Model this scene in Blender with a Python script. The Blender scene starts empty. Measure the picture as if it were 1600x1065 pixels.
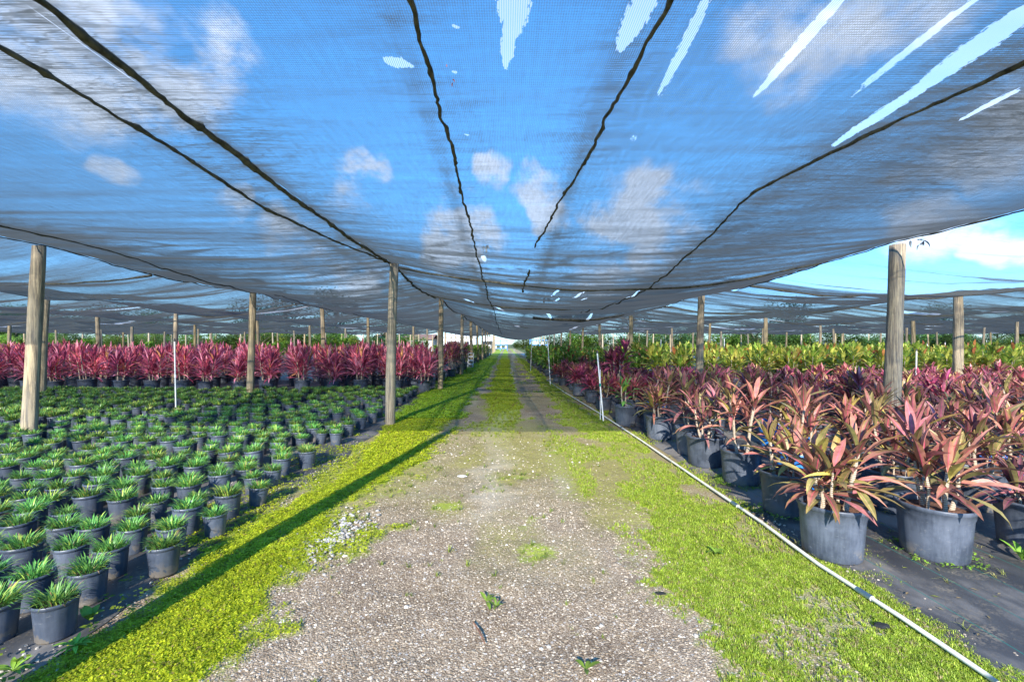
import bpy, math, random
import numpy as np
from mathutils import Vector, Matrix

random.seed(7)
RS = np.random.RandomState(11)
scene = bpy.context.scene
COL = scene.collection
PI = math.pi
F = 711.0            # focal length of the photograph in pixels
CAM_H = 1.5

# ------------------------------------------------------------------ helpers
def np_mesh(name, V, Fc, smooth=True, attrs=None, col=None):
    V = np.asarray(V, dtype=np.float32).reshape(-1, 3)
    Fc = np.asarray(Fc, dtype=np.int32)
    me = bpy.data.meshes.new(name)
    n, k = Fc.shape
    me.vertices.add(len(V)); me.vertices.foreach_set("co", V.ravel())
    me.loops.add(n * k); me.loops.foreach_set("vertex_index", Fc.ravel())
    me.polygons.add(n)
    me.polygons.foreach_set("loop_start", np.arange(0, n * k, k, dtype=np.int32))
    me.polygons.foreach_set("loop_total", np.full(n, k, dtype=np.int32))
    me.polygons.foreach_set("use_smooth", np.full(n, smooth, dtype=bool))
    if col is not None:
        a = me.attributes.new("Col", 'FLOAT_COLOR', 'POINT')
        c = np.ones((len(V), 4), dtype=np.float32); c[:, :3] = col
        a.data.foreach_set("color", c.ravel())
    for kx, val in (attrs or {}).items():
        a = me.attributes.new(kx, 'FLOAT', 'POINT')
        a.data.foreach_set("value", np.asarray(val, dtype=np.float32).ravel())
    me.update(calc_edges=True)
    me.validate(clean_customdata=False)
    return me

def obj(name, me, mat=None, parent=None, loc=None):
    o = bpy.data.objects.new(name, me)
    COL.objects.link(o)
    if mat is not None and me is not None:
        if not me.materials: me.materials.append(mat)
    if parent is not None: o.parent = parent
    if loc is not None: o.location = loc
    return o

def tag(o, label, cat=None, group=None, kind=None):
    if label: o['label'] = label
    if cat: o['category'] = cat
    if group: o['group'] = group
    if kind: o['kind'] = kind
    return o

def empty(name, loc=(0, 0, 0), rz=0.0):
    o = bpy.data.objects.new(name, None)
    o.empty_display_size = 0.1
    COL.objects.link(o); o.location = loc; o.rotation_euler = (0, 0, rz)
    return o

def dup(root, loc, rz=0.0, sc=1.0, label=None, cat=None, group=None):
    r = root.copy(); COL.objects.link(r)
    r.location = loc; r.rotation_euler = (0, 0, rz); r.scale = (sc, sc, sc)
    for k, v in (('label', label), ('category', cat), ('group', group)):
        if v: r[k] = v
        elif k in r and k == 'group': del r[k]
    for ch in root.children:
        c = ch.copy(); COL.objects.link(c); c.parent = r
        for g in ch.children:
            d = g.copy(); COL.objects.link(d); d.parent = c
    return r

def ground_at(px, py):
    y = F * CAM_H / (py - 537.0)
    return ((px - 791.0) / F * y, y)

def cloth_at(px, py, h=3.0):
    y = F * (h - CAM_H) / (537.0 - py)
    return ((px - 791.0) / F * y, y)

# vectorised value noise ------------------------------------------------
_perm = RS.rand(256, 256).astype(np.float64)
def vnoise(x, y, seed=0):
    x = np.asarray(x, dtype=np.float64) + seed * 17.37; y = np.asarray(y, dtype=np.float64) + seed * 7.91
    xi = np.floor(x).astype(int); yi = np.floor(y).astype(int)
    fx = x - xi; fy = y - yi
    fx = fx * fx * (3 - 2 * fx); fy = fy * fy * (3 - 2 * fy)
    g = lambda a, b: _perm[a & 255, b & 255]
    return (g(xi, yi) * (1 - fx) * (1 - fy) + g(xi + 1, yi) * fx * (1 - fy)
            + g(xi, yi + 1) * (1 - fx) * fy + g(xi + 1, yi + 1) * fx * fy)
def fbm(x, y, o=4, seed=0):
    t = 0; a = 0.5; s = 0
    for i in range(o):
        t = t + a * vnoise(np.asarray(x) * 2 ** i, np.asarray(y) * 2 ** i, seed + i * 3); s += a; a *= 0.5
    return t / s
def sstep(a, b, v):
    t = np.clip((v - a) / (b - a), 0, 1); return t * t * (3 - 2 * t)

def grid_mesh(name, xs, ys, zfun, attrfun=None, hole=None):
    X, Y = np.meshgrid(xs, ys)
    Z = zfun(X, Y)
    V = np.stack([X, Y, Z], -1).reshape(-1, 3)
    nx, ny = len(xs), len(ys)
    i = np.arange(nx - 1); j = np.arange(ny - 1)
    I, J = np.meshgrid(i, j)
    a = (J * nx + I).ravel()
    Fc = np.stack([a, a + 1, a + 1 + nx, a + nx], -1)
    if hole is not None:
        cx = (X[:-1, :-1] + X[1:, 1:]) / 2; cy = (Y[:-1, :-1] + Y[1:, 1:]) / 2
        Fc = Fc[~hole(cx, cy).ravel()]
    at = {k: v.ravel() for k, v in attrfun(X, Y).items()} if attrfun else None
    return np_mesh(name, V, Fc, attrs=at)

def tube_arrays(pts, rad, seg=8, caps=True):
    """pts list of points, rad list or scalar -> V, quads (caps collapsed quads)"""
    pts = [Vector(p) for p in pts]; n = len(pts)
    if not hasattr(rad, '__len__'): rad = [rad] * n
    V = []; Fc = []
    up = Vector((0, 0, 1))
    for i, p in enumerate(pts):
        d = (pts[min(i + 1, n - 1)] - pts[max(i - 1, 0)]).normalized()
        r = d.cross(up)
        if r.length < 1e-3: r = d.cross(Vector((1, 0, 0)))
        r.normalize(); u = r.cross(d)
        if i and abs(d.z) > 0.9: pass
        for s in range(seg):
            a = 2 * PI * s / seg
            V.append(p + (r * math.cos(a) + u * math.sin(a)) * rad[i])
    for i in range(n - 1):
        for s in range(seg):
            s2 = (s + 1) % seg
            Fc.append((i * seg + s, i * seg + s2, (i + 1) * seg + s2, (i + 1) * seg + s))
    if caps:
        for base, pi_ in ((0, 0), ((n - 1) * seg, n - 1)):
            c = len(V); V.append(pts[pi_])
            for s in range(0, seg, 2):
                Fc.append((base + s, base + (s + 1) % seg, base + (s + 2) % seg, c))
    return np.array([tuple(v) for v in V]), np.array(Fc)

def join(parts):
    """list of (V, F[, C]) -> V, F, C"""
    Vs, Fs, Cs, o = [], [], [], 0
    for p in parts:
        Vs.append(p[0]); Fs.append(np.asarray(p[1]) + o); o += len(p[0])
        if len(p) > 2: Cs.append(p[2])
    return np.concatenate(Vs), np.concatenate(Fs), (np.concatenate(Cs) if Cs else None)

def lathe(profile, seg=28, wob=None):
    V = []; Fc = []
    for i, (r, z) in enumerate(profile):
        for s in range(seg):
            a = 2 * PI * s / seg
            rr = r if wob is None else r + wob(i, a)
            V.append((rr * math.cos(a), rr * math.sin(a), z))
    for i in range(len(profile) - 1):
        for s in range(seg):
            s2 = (s + 1) % seg
            Fc.append((i * seg + s, i * seg + s2, (i + 1) * seg + s2, (i + 1) * seg + s))
    return np.array(V), np.array(Fc)

def box_arrays(cx, cy, cz, sx, sy, sz):
    x, y, z = sx / 2, sy / 2, sz / 2
    V = np.array([(-x, -y, -z), (x, -y, -z), (x, y, -z), (-x, y, -z), (-x, -y, z), (x, -y, z), (x, y, z), (-x, y, z)]) + np.array((cx, cy, cz))
    Fc = np.array([(0, 3, 2, 1), (4, 5, 6, 7), (0, 1, 5, 4), (1, 2, 6, 5), (2, 3, 7, 6), (3, 0, 4, 7)])
    return V, Fc

def scatter(TV, TF, P, yaw, sc, TC=None, tint=None, tilt=None):
    """copies of a template as arrays"""
    n, k = len(P), len(TV)
    c, s = np.cos(yaw)[:, None], np.sin(yaw)[:, None]
    sc = np.asarray(sc)[:, None]
    x = (TV[None, :, 0] * c - TV[None, :, 1] * s) * sc
    y = (TV[None, :, 0] * s + TV[None, :, 1] * c) * sc
    z = np.repeat(TV[None, :, 2], n, 0) * sc
    V = np.stack([x, y, z], -1) + P[:, None, :]
    Fc = (TF[None] + (np.arange(n) * k)[:, None, None]).reshape(-1, TF.shape[1])
    C = None
    if tint is not None:
        base = TC if TC is not None else np.ones((k, 3))
        C = (base[None] * tint[:, None, :]).reshape(-1, 3)
    return V.reshape(-1, 3), Fc, C

# ------------------------------------------------------------------ materials
class NT:
    def __init__(self, name):
        self.m = bpy.data.materials.new(name); self.m.use_nodes = True
        self.t = self.m.node_tree; self.t.nodes.clear()
        self.out = self.n('ShaderNodeOutputMaterial')
    def n(self, typ, **kw):
        nd = self.t.nodes.new(typ)
        for k, v in kw.items():
            if k.startswith('i_'):
                key = k[2:]; key = int(key) if key.isdigit() else key
                nd.inputs[key].default_value = v
            else: setattr(nd, k, v)
        return nd
    def l(self, a, b): self.t.links.new(a, b)
    def math(self, op, a, b=None, c=None, clamp=False):
        nd = self.n('ShaderNodeMath', operation=op, use_clamp=clamp)
        for i, v in enumerate((a, b, c)):
            if v is None: continue
            if isinstance(v, (int, float)): nd.inputs[i].default_value = v
            else: self.l(v, nd.inputs[i])
        return nd.outputs[0]
    def mix(self, fac, a, b, mode='MIX'):
        nd = self.n('ShaderNodeMix', data_type='RGBA', blend_type=mode)
        for i, v in ((0, fac), (6, a), (7, b)):
            if isinstance(v, (int, float)): nd.inputs[i].default_value = v
            elif isinstance(v, tuple): nd.inputs[i].default_value = v if len(v) == 4 else (*v, 1)
            else: self.l(v, nd.inputs[i])
        return nd.outputs[2]
    def ramp(self, fac, stops):
        nd = self.n('ShaderNodeValToRGB'); self.l(fac, nd.inputs[0])
        e = nd.color_ramp.elements
        while len(e) < len(stops): e.new(0.5)
        for i, (p, c) in enumerate(stops):
            e[i].position = p; e[i].color = (*c, 1) if len(c) == 3 else c
        return nd.outputs[0]
    def noise(self, vec, scale, detail=3, rough=0.6):
        nd = self.n('ShaderNodeTexNoise'); nd.inputs['Scale'].default_value = scale
        nd.inputs['Detail'].default_value = detail; nd.inputs['Roughness'].default_value = rough
        if vec is not None: self.l(vec, nd.inputs['Vector'])
        return nd.outputs[0]
    def mapping(self, vec, scale=(1, 1, 1), loc=(0, 0, 0)):
        nd = self.n('ShaderNodeMapping'); nd.inputs['Scale'].default_value = scale; nd.inputs['Location'].default_value = loc
        self.l(vec, nd.inputs[0]); return nd.outputs[0]
    def obco(self): return self.n('ShaderNodeTexCoord').outputs['Object']
    def attr(self, name, out='Fac'): return self.n('ShaderNodeAttribute', attribute_name=name).outputs[out]
    def rnd(self): return self.n('ShaderNodeObjectInfo').outputs['Random']
    def bump(self, h, strength, dist=0.01):
        nd = self.n('ShaderNodeBump'); nd.inputs['Strength'].default_value = strength; nd.inputs['Distance'].default_value = dist
        self.l(h, nd.inputs['Height']); return nd.outputs[0]
    def princ(self, col, rough=0.6, normal=None, spec=0.5, link=True):
        nd = self.n('ShaderNodeBsdfPrincipled')
        for key, v in (('Base Color', col), ('Roughness', rough), ('Specular IOR Level', spec)):
            if isinstance(v, (int, float)): nd.inputs[key].default_value = v
            elif isinstance(v, tuple): nd.inputs[key].default_value = (*v, 1) if len(v) == 3 else v
            else: self.l(v, nd.inputs[key])
        if normal is not None: self.l(normal, nd.inputs['Normal'])
        if link: self.l(nd.outputs[0], self.out.inputs[0])
        return nd

def simple(name, col, rough=0.6, var=0.15, scale=12, bump=0.0, spec=0.4):
    t = NT(name); v = t.obco(); nz = t.noise(v, scale, 4)
    lo = tuple(c * (1 - var) for c in col); hi = tuple(min(1, c * (1 + var)) for c in col)
    c = t.ramp(nz, [(0.3, lo), (0.7, hi)])
    nm = t.bump(nz, bump, 0.01) if bump else None
    t.princ(c, rough, nm, spec)
    return t.m

def leaf_mat(name, rough=0.45, trans=0.3, sat=1.0):
    t = NT(name)
    c = t.attr('Col', 'Color')
    r = t.rnd()
    ov = t.obco(); bl = t.noise(ov, 14, 4, 0.65)
    c = t.mix(1.0, c, t.ramp(bl, [(0.3, (0.62, 0.64, 0.62)), (0.7, (1.35, 1.3, 1.25))]), 'MULTIPLY')
    h = t.n('ShaderNodeHueSaturation'); t.l(c, h.inputs['Color'])
    t.l(t.math('MULTIPLY_ADD', r, 0.03, 0.485), h.inputs['Hue'])
    h.inputs['Saturation'].default_value = sat
    t.l(t.math('MULTIPLY_ADD', r, 0.5, 0.75), h.inputs['Value'])
    p = t.princ(h.outputs[0], rough, spec=0.35, link=False)
    tr = t.n('ShaderNodeBsdfTranslucent'); t.l(h.outputs[0], tr.inputs[0])
    mx = t.n('ShaderNodeMixShader'); mx.inputs[0].default_value = trans
    t.l(p.outputs[0], mx.inputs[1]); t.l(tr.outputs[0], mx.inputs[2]); t.l(mx.outputs[0], t.out.inputs[0])
    return t.m

def plastic_pot(name, base, dust, rough=0.42):
    t = NT(name); v = t.obco(); r = t.rnd()
    sep = t.n('ShaderNodeSeparateXYZ'); t.l(v, sep.inputs[0])
    off = t.n('ShaderNodeVectorMath', operation='ADD'); t.l(v, off.inputs[0])
    cb = t.n('ShaderNodeCombineXYZ'); t.l(t.math('MULTIPLY', r, 37.0), cb.inputs[0]); t.l(t.math('MULTIPLY', r, 11.0), cb.inputs[2]); t.l(cb.outputs[0], off.inputs[1])
    n1 = t.noise(off.outputs[0], 5, 5, 0.65)
    n2 = t.noise(t.mapping(off.outputs[0], (30, 30, 4)), 1.5, 3)
    f = t.math('ADD', t.math('MULTIPLY', n1, 0.7), t.math('MULTIPLY', n2, 0.3))
    c = t.ramp(f, [(0.38, base), (0.58, dust)])
    # soil splash near the bottom of some pots
    low = t.math('SUBTRACT', 1.0, t.math('MULTIPLY', sep.outputs[2], 9.0), clamp=True)
    spl = t.math('MULTIPLY', low, t.math('GREATER_THAN', n1, 0.54))
    c = t.mix(t.math('MULTIPLY', spl, 0.6), c, (0.22, 0.17, 0.10))
    sc_ = t.noise(t.mapping(off.outputs[0], (9, 9, 40)), 2.2, 4, 0.7)
    c = t.mix(t.math('MULTIPLY', t.ramp(sc_, [(0.62, (0, 0, 0)), (0.74, (1, 1, 1))]), 0.45), c, (0.30, 0.30, 0.29))
    c = t.mix(1.0, c, t.ramp(r, [(0, (0.75, 0.75, 0.76)), (1, (1.2, 1.2, 1.2))]), 'MULTIPLY')
    t.princ(c, rough, t.bump(n2, 0.08, 0.005), 0.5)
    return t.m

M = {}
M['leaf'] = leaf_mat('cordyline_leaf', 0.38, 0.22)
M['mondo'] = leaf_mat('mondo_leaf', 0.35, 0.2)
M['croton'] = leaf_mat('croton_leaf', 0.4, 0.25)
M['tree'] = leaf_mat('tree_leaf', 0.5, 0.3)
M['grassleaf'] = leaf_mat('grass_leaf', 0.5, 0.42)
M['pot'] = plastic_pot('pot_plastic', (0.035, 0.044, 0.062), (0.085, 0.10, 0.13))
M['smallpot'] = plastic_pot('small_pot_plastic', (0.04, 0.052, 0.076), (0.08, 0.097, 0.13))
M['bluepot'] = plastic_pot('blue_pot_plastic', (0.01, 0.13, 0.5), (0.03, 0.22, 0.62))
M['soil'] = simple('bark_mulch', (0.13, 0.062, 0.038), 0.9, 0.7, 60, 0.8)
M['darksoil'] = simple('dark_soil', (0.05, 0.035, 0.025), 0.95, 0.5, 60, 0.6)
M['pvc'] = simple('white_pvc', (0.78, 0.78, 0.75), 0.35, 0.08, 6)
M['oldpvc'] = simple('stained_pvc', (0.74, 0.70, 0.58), 0.45, 0.22, 5)
M['rope'] = simple('dark_rope', (0.085, 0.078, 0.055), 0.85, 0.75, 18, 0.6)
M['tape'] = simple('green_tape', (0.0, 0.25, 0.17), 0.4)
M['whiteplastic'] = simple('white_plastic', (0.75, 0.76, 0.76), 0.4, 0.1)
M['wire'] = simple('dark_wire', (0.05, 0.05, 0.05), 0.5)
M['roof'] = simple('brown_metal_roof', (0.22, 0.12, 0.08), 0.6, 0.3, 0.6)
M['whitewall'] = simple('white_wall', (0.72, 0.72, 0.7), 0.7, 0.1, 1.5)
M['greywall'] = simple('grey_wall', (0.34, 0.34, 0.33), 0.8, 0.2, 1.5)
M['bluepaint'] = simple('blue_paint', (0.03, 0.16, 0.42), 0.45, 0.2, 2)
M['rubber'] = simple('black_rubber', (0.02, 0.02, 0.02), 0.7)
M['glass'] = simple('dark_glass', (0.02, 0.03, 0.04), 0.1, 0.1)

def wood():
    t = NT('weathered_post_wood'); v = t.obco(); r = t.rnd()
    off = t.n('ShaderNodeVectorMath', operation='ADD'); t.l(v, off.inputs[0])
    cb = t.n('ShaderNodeCombineXYZ'); t.l(t.math('MULTIPLY', r, 50.0), cb.inputs[0]); t.l(t.math('MULTIPLY', r, 9.0), cb.inputs[2]); t.l(cb.outputs[0], off.inputs[1])
    grain = t.noise(t.mapping(off.outputs[0], (22, 22, 0.9)), 1.6, 6, 0.75)
    big = t.noise(t.mapping(off.outputs[0], (4, 4, 0.9)), 1.3, 3)
    c = t.ramp(grain, [(0.40, (0.05, 0.035, 0.022)), (0.48, (0.21, 0.15, 0.08)), (0.58, (0.47, 0.36, 0.20))])
    c = t.mix(t.math('MULTIPLY', t.ramp(big, [(0.42, (0, 0, 0)), (0.62, (1, 1, 1))]), 0.25), c, (0.30, 0.28, 0.24))
    c = t.mix(0.2, c, t.ramp(r, [(0, (0.36, 0.26, 0.10)), (0.5, (0.40, 0.37, 0.30)), (1, (0.5, 0.48, 0.45))]))
    t.princ(c, 0.85, t.bump(grain, 0.7, 0.02), 0.2)
    return t.m
M['wood'] = wood()
M['bark'] = simple('tree_bark', (0.16, 0.13, 0.10), 0.9, 0.4, 3, 0.5)
def cane():
    t = NT('cane_bark'); v = t.obco()
    w = t.n('ShaderNodeTexWave', wave_type='BANDS', bands_direction='Z'); w.inputs['Scale'].default_value = 22; w.inputs['Distortion'].default_value = 2
    t.l(v, w.inputs[0])
    c = t.mix(w.outputs[1], (0.22, 0.16, 0.11), (0.46, 0.38, 0.29))
    t.princ(c, 0.7, t.bump(w.outputs[1], 0.3, 0.004), 0.3)
    return t.m
M['cane'] = cane()

def cloth_mat():
    t = NT('shade_cloth_weave')
    v = t.obco()
    geo = t.n('ShaderNodeNewGeometry')
    dp = t.n('ShaderNodeVectorMath', operation='DOT_PRODUCT'); t.l(geo.outputs['Normal'], dp.inputs[0]); t.l(geo.outputs['Incoming'], dp.inputs[1])
    cosv = t.math('MAXIMUM', t.math('ABSOLUTE', dp.outputs['Value']), 0.03)
    dens = t.attr('dens'); tear = t.attr('tear')
    # fine knit: threads run along x and y
    fine = t.noise(t.mapping(v, (170, 95, 1)), 1.0, 2, 0.6)
    mid = t.noise(t.mapping(v, (30, 5, 1)), 1.0, 3, 0.6)
    mid2 = t.noise(t.mapping(v, (1.3, 9, 1)), 1.0, 4, 0.65)
    wx = t.n('ShaderNodeTexWave', wave_type='BANDS', bands_direction='X'); wx.inputs['Scale'].default_value = 27; wx.inputs['Distortion'].default_value = 0.6; t.l(v, wx.inputs[0])
    wy = t.n('ShaderNodeTexWave', wave_type='BANDS', bands_direction='Y'); wy.inputs['Scale'].default_value = 19; wy.inputs['Distortion'].default_value = 0.6; t.l(v, wy.inputs[0])
    k = t.math('MULTIPLY_ADD', fine, 1.1, 0.0)
    k = t.math('ADD', k, t.math('MULTIPLY_ADD', wx.outputs[1], 0.5, 0.0)); k = t.math('ADD', k, t.math('MULTIPLY_ADD', wy.outputs[1], 0.4, 0.0))
    k = t.math('MULTIPLY', k, t.math('MULTIPLY_ADD', mid, 0.6, 0.7))
    k = t.math('MULTIPLY', k, t.math('MULTIPLY_ADD', mid2, 0.4, 0.8))
    fill = t.math('MULTIPLY', dens, k)
    # sharp creases: ridged noise, stretched across the cloth and, finer, at a slant
    wr = t.attr('wrinkle')
    def ridge(sc, rot, lo, hi):
        mp = t.n('ShaderNodeMapping'); mp.inputs['Scale'].default_value = sc; mp.inputs['Rotation'].default_value = (0, 0, rot); t.l(v, mp.inputs[0])
        n_ = t.noise(mp.outputs[0], 1.0, 3, 0.55)
        r_ = t.math('SUBTRACT', 1.0, t.math('ABSOLUTE', t.math('MULTIPLY_ADD', n_, 2.0, -1.0)))
        q_ = t.n('ShaderNodeMapRange', interpolation_type='SMOOTHSTEP'); t.l(r_, q_.inputs[0]); q_.inputs[1].default_value = lo; q_.inputs[2].default_value = hi
        return q_.outputs[0]
    crease = t.math('ADD', t.math('MULTIPLY', ridge((0.55, 7.5, 1), 0.12, 0.93, 0.995), 0.17), t.math('MULTIPLY', ridge((3.2, 11, 1), 0.7, 0.93, 0.995), 0.13))
    crease = t.math('ADD', crease, t.math('MULTIPLY', ridge((1.4, 17, 1), -0.25, 0.93, 0.995), 0.13))
    fill = t.math('ADD', fill, t.math('MULTIPLY', wr, crease))
    # optical depth through the weave grows as the sheet is seen edge-on (a real net's open area shrinks)
    T = t.math('POWER', t.math('SUBTRACT', 1.0, t.math('MINIMUM', fill, 0.97)), t.math('DIVIDE', 1.0, cosv))
    thread = t.n('ShaderNodeTexWave', wave_type='BANDS', bands_direction='X'); thread.inputs['Scale'].default_value = 30
    t.l(v, thread.inputs[0])
    torn = t.math('MULTIPLY_ADD', thread.outputs[1], -0.45, 0.70)
    # ragged margin of a tear
    edge = t.math('GREATER_THAN', t.math('ADD', tear, t.math('MULTIPLY', t.math('SUBTRACT', t.noise(t.mapping(v, (90, 22, 1)), 1.0, 3), 0.5), 0.65)), 0.5)
    T = t.math('ADD', t.math('MULTIPLY', T, t.math('SUBTRACT', 1.0, edge)), t.math('MULTIPLY', torn, edge), clamp=True)
    dif = t.n('ShaderNodeBsdfDiffuse'); dif.inputs[0].default_value = (0.165, 0.165, 0.145, 1)
    trl = t.n('ShaderNodeBsdfTranslucent'); trl.inputs[0].default_value = (0.11, 0.112, 0.104, 1)
    add = t.n('ShaderNodeMixShader'); add.inputs[0].default_value = 0.5
    t.l(dif.outputs[0], add.inputs[1]); t.l(trl.outputs[0], add.inputs[2])
    tra = t.n('ShaderNodeBsdfTransparent')
    wt = t.n('ShaderNodeBsdfTranslucent'); wt.inputs[0].default_value = (0.52, 0.49, 0.47, 1)
    pale = t.n('ShaderNodeMixShader'); t.l(edge, pale.inputs[0]); t.l(add.outputs[0], pale.inputs[1]); t.l(wt.outputs[0], pale.inputs[2]); add = pale
    mx = t.n('ShaderNodeMixShader'); t.l(T, mx.inputs[0]); t.l(add.outputs[0], mx.inputs[1]); t.l(tra.outputs[0], mx.inputs[2])
    t.l(mx.outputs[0], t.out.inputs[0])
    return t.m
M['cloth'] = cloth_mat()

def track_mat():
    t = NT('gravel_track'); v = t.obco()
    grass = t.attr('grass'); moss = t.attr('moss'); pale = t.attr('pale')
    vo = t.n('ShaderNodeTexVoronoi'); vo.inputs['Scale'].default_value = 115; t.l(v, vo.inputs['Vector'])
    vo2 = t.n('ShaderNodeTexVoronoi'); vo2.inputs['Scale'].default_value = 60; t.l(v, vo2.inputs['Vector'])
    sepc = t.n('ShaderNodeSeparateColor'); t.l(vo.outputs['Color'], sepc.inputs[0])
    sepd = t.n('ShaderNodeSeparateColor'); t.l(vo2.outputs['Color'], sepd.inputs[0])
    st = t.ramp(sepc.outputs[0], [(0.0, (0.24, 0.185, 0.13)), (0.45, (0.34, 0.275, 0.205)), (0.85, (0.43, 0.36, 0.28)), (1.0, (0.56, 0.49, 0.40))])
    gap = t.ramp(vo.outputs['Distance'], [(0.35, (1, 1, 1)), (0.65, (0.62, 0.56, 0.5))])
    st = t.mix(1.0, st, gap, 'MULTIPLY')
    big = t.math('GREATER_THAN', sepd.outputs[0], 0.86)
    st = t.mix(t.math('MULTIPLY', big, t.math('LESS_THAN', vo2.outputs['Distance'], 0.42)), st, (0.55, 0.52, 0.48))
    nz = t.noise(v, 1.7, 5, 0.6); nf = t.noise(v, 26, 4, 0.7)
    st = t.mix(1.0, st, t.ramp(nz, [(0.3, (0.66, 0.6, 0.55)), (0.7, (1.2, 1.15, 1.08))]), 'MULTIPLY')
    st = t.mix(t.math('MULTIPLY', pale, 0.9), st, t.mix(0.55, st, (0.62, 0.55, 0.46)))
    dirt = t.ramp(nf, [(0.3, (0.20, 0.155, 0.085)), (0.7, (0.33, 0.27, 0.16))])
    mossc = t.ramp(nf, [(0.3, (0.20, 0.18, 0.045)), (0.72, (0.39, 0.36, 0.085))])
    mm = t.math('MULTIPLY', moss, t.math('MULTIPLY_ADD', nf, 1.6, -0.1), clamp=True)
    c = t.mix(t.math('MULTIPLY', moss, 0.6), st, t.mix(0.5, st, dirt))
    c = t.mix(mm, c, mossc)
    gc = t.ramp(t.noise(v, 55, 3, 0.7), [(0.3, (0.14, 0.19, 0.015)), (0.5, (0.28, 0.37, 0.02)), (0.72, (0.44, 0.52, 0.04))])
    gg = t.math('MULTIPLY', t.math('ADD', grass, t.math('MULTIPLY', t.math('SUBTRACT', nf, 0.5), 0.9)), 1.6)
    gg = t.math('MULTIPLY', gg, t.math('GREATER_THAN', grass, 0.03), clamp=True)
    c = t.mix(gg, c, gc)
    h = t.math('ADD', t.math('MULTIPLY', vo.outputs['Distance'], -0.6), t.math('MULTIPLY', nf, 0.9))
    t.princ(c, 0.9, t.bump(h, 0.6, 0.012), 0.2)
    return t.m
M['track'] = track_mat()

def mat_mat(name, stripe):
    t = NT(name); v = t.obco()
    n1 = t.noise(t.mapping(v, (0.9, 0.45, 1)), 1.6, 5, 0.62); n2 = t.noise(v, 45, 3, 0.7); n3 = t.noise(t.mapping(v, (1, 1, 1), (7, 3, 0)), 5, 5, 0.7)
    c = t.ramp(n1, [(0.38, (0.035, 0.036, 0.04)), (0.5, (0.07, 0.069, 0.07)), (0.62, (0.21, 0.195, 0.18))])
    d = t.math('MULTIPLY', t.ramp(n3, [(0.5, (0, 0, 0)), (0.66, (1, 1, 1))]), t.math('GREATER_THAN', n2, 0.5))
    c = t.mix(t.math('MULTIPLY', d, 0.7), c, (0.23, 0.19, 0.14))
    if stripe:
        sep = t.n('ShaderNodeSeparateXYZ'); t.l(v, sep.inputs[0])
        wob = t.math('ADD', sep.outputs[0], t.math('MULTIPLY', t.noise(v, 0.6, 2), 0.06))
        ln = t.math('LESS_THAN', t.math('FRACT', t.math('MULTIPLY', wob, 3.2)), 0.022)
        c = t.mix(t.math('MULTIPLY', ln, 0.8), c, (0.012, 0.16, 0.13))
    we = t.n('ShaderNodeTexWave', wave_type='BANDS', bands_direction='Y'); we.inputs['Scale'].default_value = 60; t.l(v, we.inputs[0])
    t.princ(c, 0.5, t.bump(t.math('ADD', t.math('MULTIPLY', n1, 3.0), t.math('MULTIPLY', we.outputs[1], 0.15)), 0.35, 0.03), 0.45)
    return t.m
M['mat'] = mat_mat('ground_cloth', False)
M['mat2'] = mat_mat('ground_cloth_striped', True)
def ground_mat():
    t = NT('nursery_ground'); v = t.obco()
    n1 = t.noise(v, 0.15, 5); n2 = t.noise(v, 6, 4)
    c = t.ramp(n1, [(0.35, (0.16, 0.14, 0.09)), (0.55, (0.10, 0.13, 0.03)), (0.7, (0.14, 0.17, 0.04))])
    c = t.mix(t.math('MULTIPLY', n2, 0.4), c, (0.05, 0.07, 0.02))
    t.princ(c, 0.95, t.bump(n2, 0.5, 0.05), 0.2)
    return t.m
M['ground'] = ground_mat()
def vcol(name, rough=0.85):
    t = NT(name); t.princ(t.attr('Col', 'Color'), rough, spec=0.25); return t.m
M['pebble'] = vcol('pebble_stone'); M['scrap'] = vcol('torn_cloth')

# ------------------------------------------------------------------ light, sky, camera
SUN_DIR = Vector((1.14, 6.1, -2.98)).normalized()        # travel of the sunlight
EL = math.asin(-SUN_DIR.z); AZ = math.atan2(-SUN_DIR.x, -SUN_DIR.y)
sl = bpy.data.lights.new('sun', 'SUN'); sl.energy = 3.3; sl.angle = math.radians(0.55); sl.color = (1.0, 0.94, 0.84)
so = bpy.data.objects.new('sun', sl); COL.objects.link(so); so.rotation_euler = SUN_DIR.to_track_quat('-Z', 'Y').to_euler(); so.location = (-10, -40, 30)

w = bpy.data.worlds.new("World"); scene.world = w; w.use_nodes = True
nt = w.node_tree; nt.nodes.clear()
class WT(NT):
    def __init__(self): self.t = nt
W = WT()
wo = W.n('ShaderNodeOutputWorld'); bg = W.n('ShaderNodeBackground'); bg.inputs[1].default_value = 0.15
sky = W.n('ShaderNodeTexSky', sky_type='NISHITA'); sky.sun_disc = False
sky.sun_elevation = EL; sky.sun_rotation = AZ; sky.air_density = 1.0; sky.dust_density = 0.0; sky.ozone_density = 2.5
dirn = W.n('ShaderNodeTexCoord').outputs['Generated']
wn = W.n('ShaderNodeTexNoise'); wn.inputs['Scale'].default_value = 4.5; wn.inputs['Detail'].default_value = 5; W.l(dirn, wn.inputs['Vector'])
wv_ = W.n('ShaderNodeVectorMath', operation='SUBTRACT'); W.l(wn.outputs['Color'], wv_.inputs[0]); wv_.inputs[1].default_value = (.5, .5, .5)
wm_ = W.n('ShaderNodeVectorMath', operation='SCALE'); W.l(wv_.outputs[0], wm_.inputs[0]); wm_.inputs['Scale'].default_value = 0.36
wa_ = W.n('ShaderNodeVectorMath', operation='ADD'); W.l(dirn, wa_.inputs[0]); W.l(wm_.outputs[0], wa_.inputs[1])
wd_ = W.n('ShaderNodeVectorMath', operation='NORMALIZE'); W.l(wa_.outputs[0], wd_.inputs[0])
nz = W.noise(W.mapping(dirn, (1, 1, 1.6)), 5.0, 7, 0.62)
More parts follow.
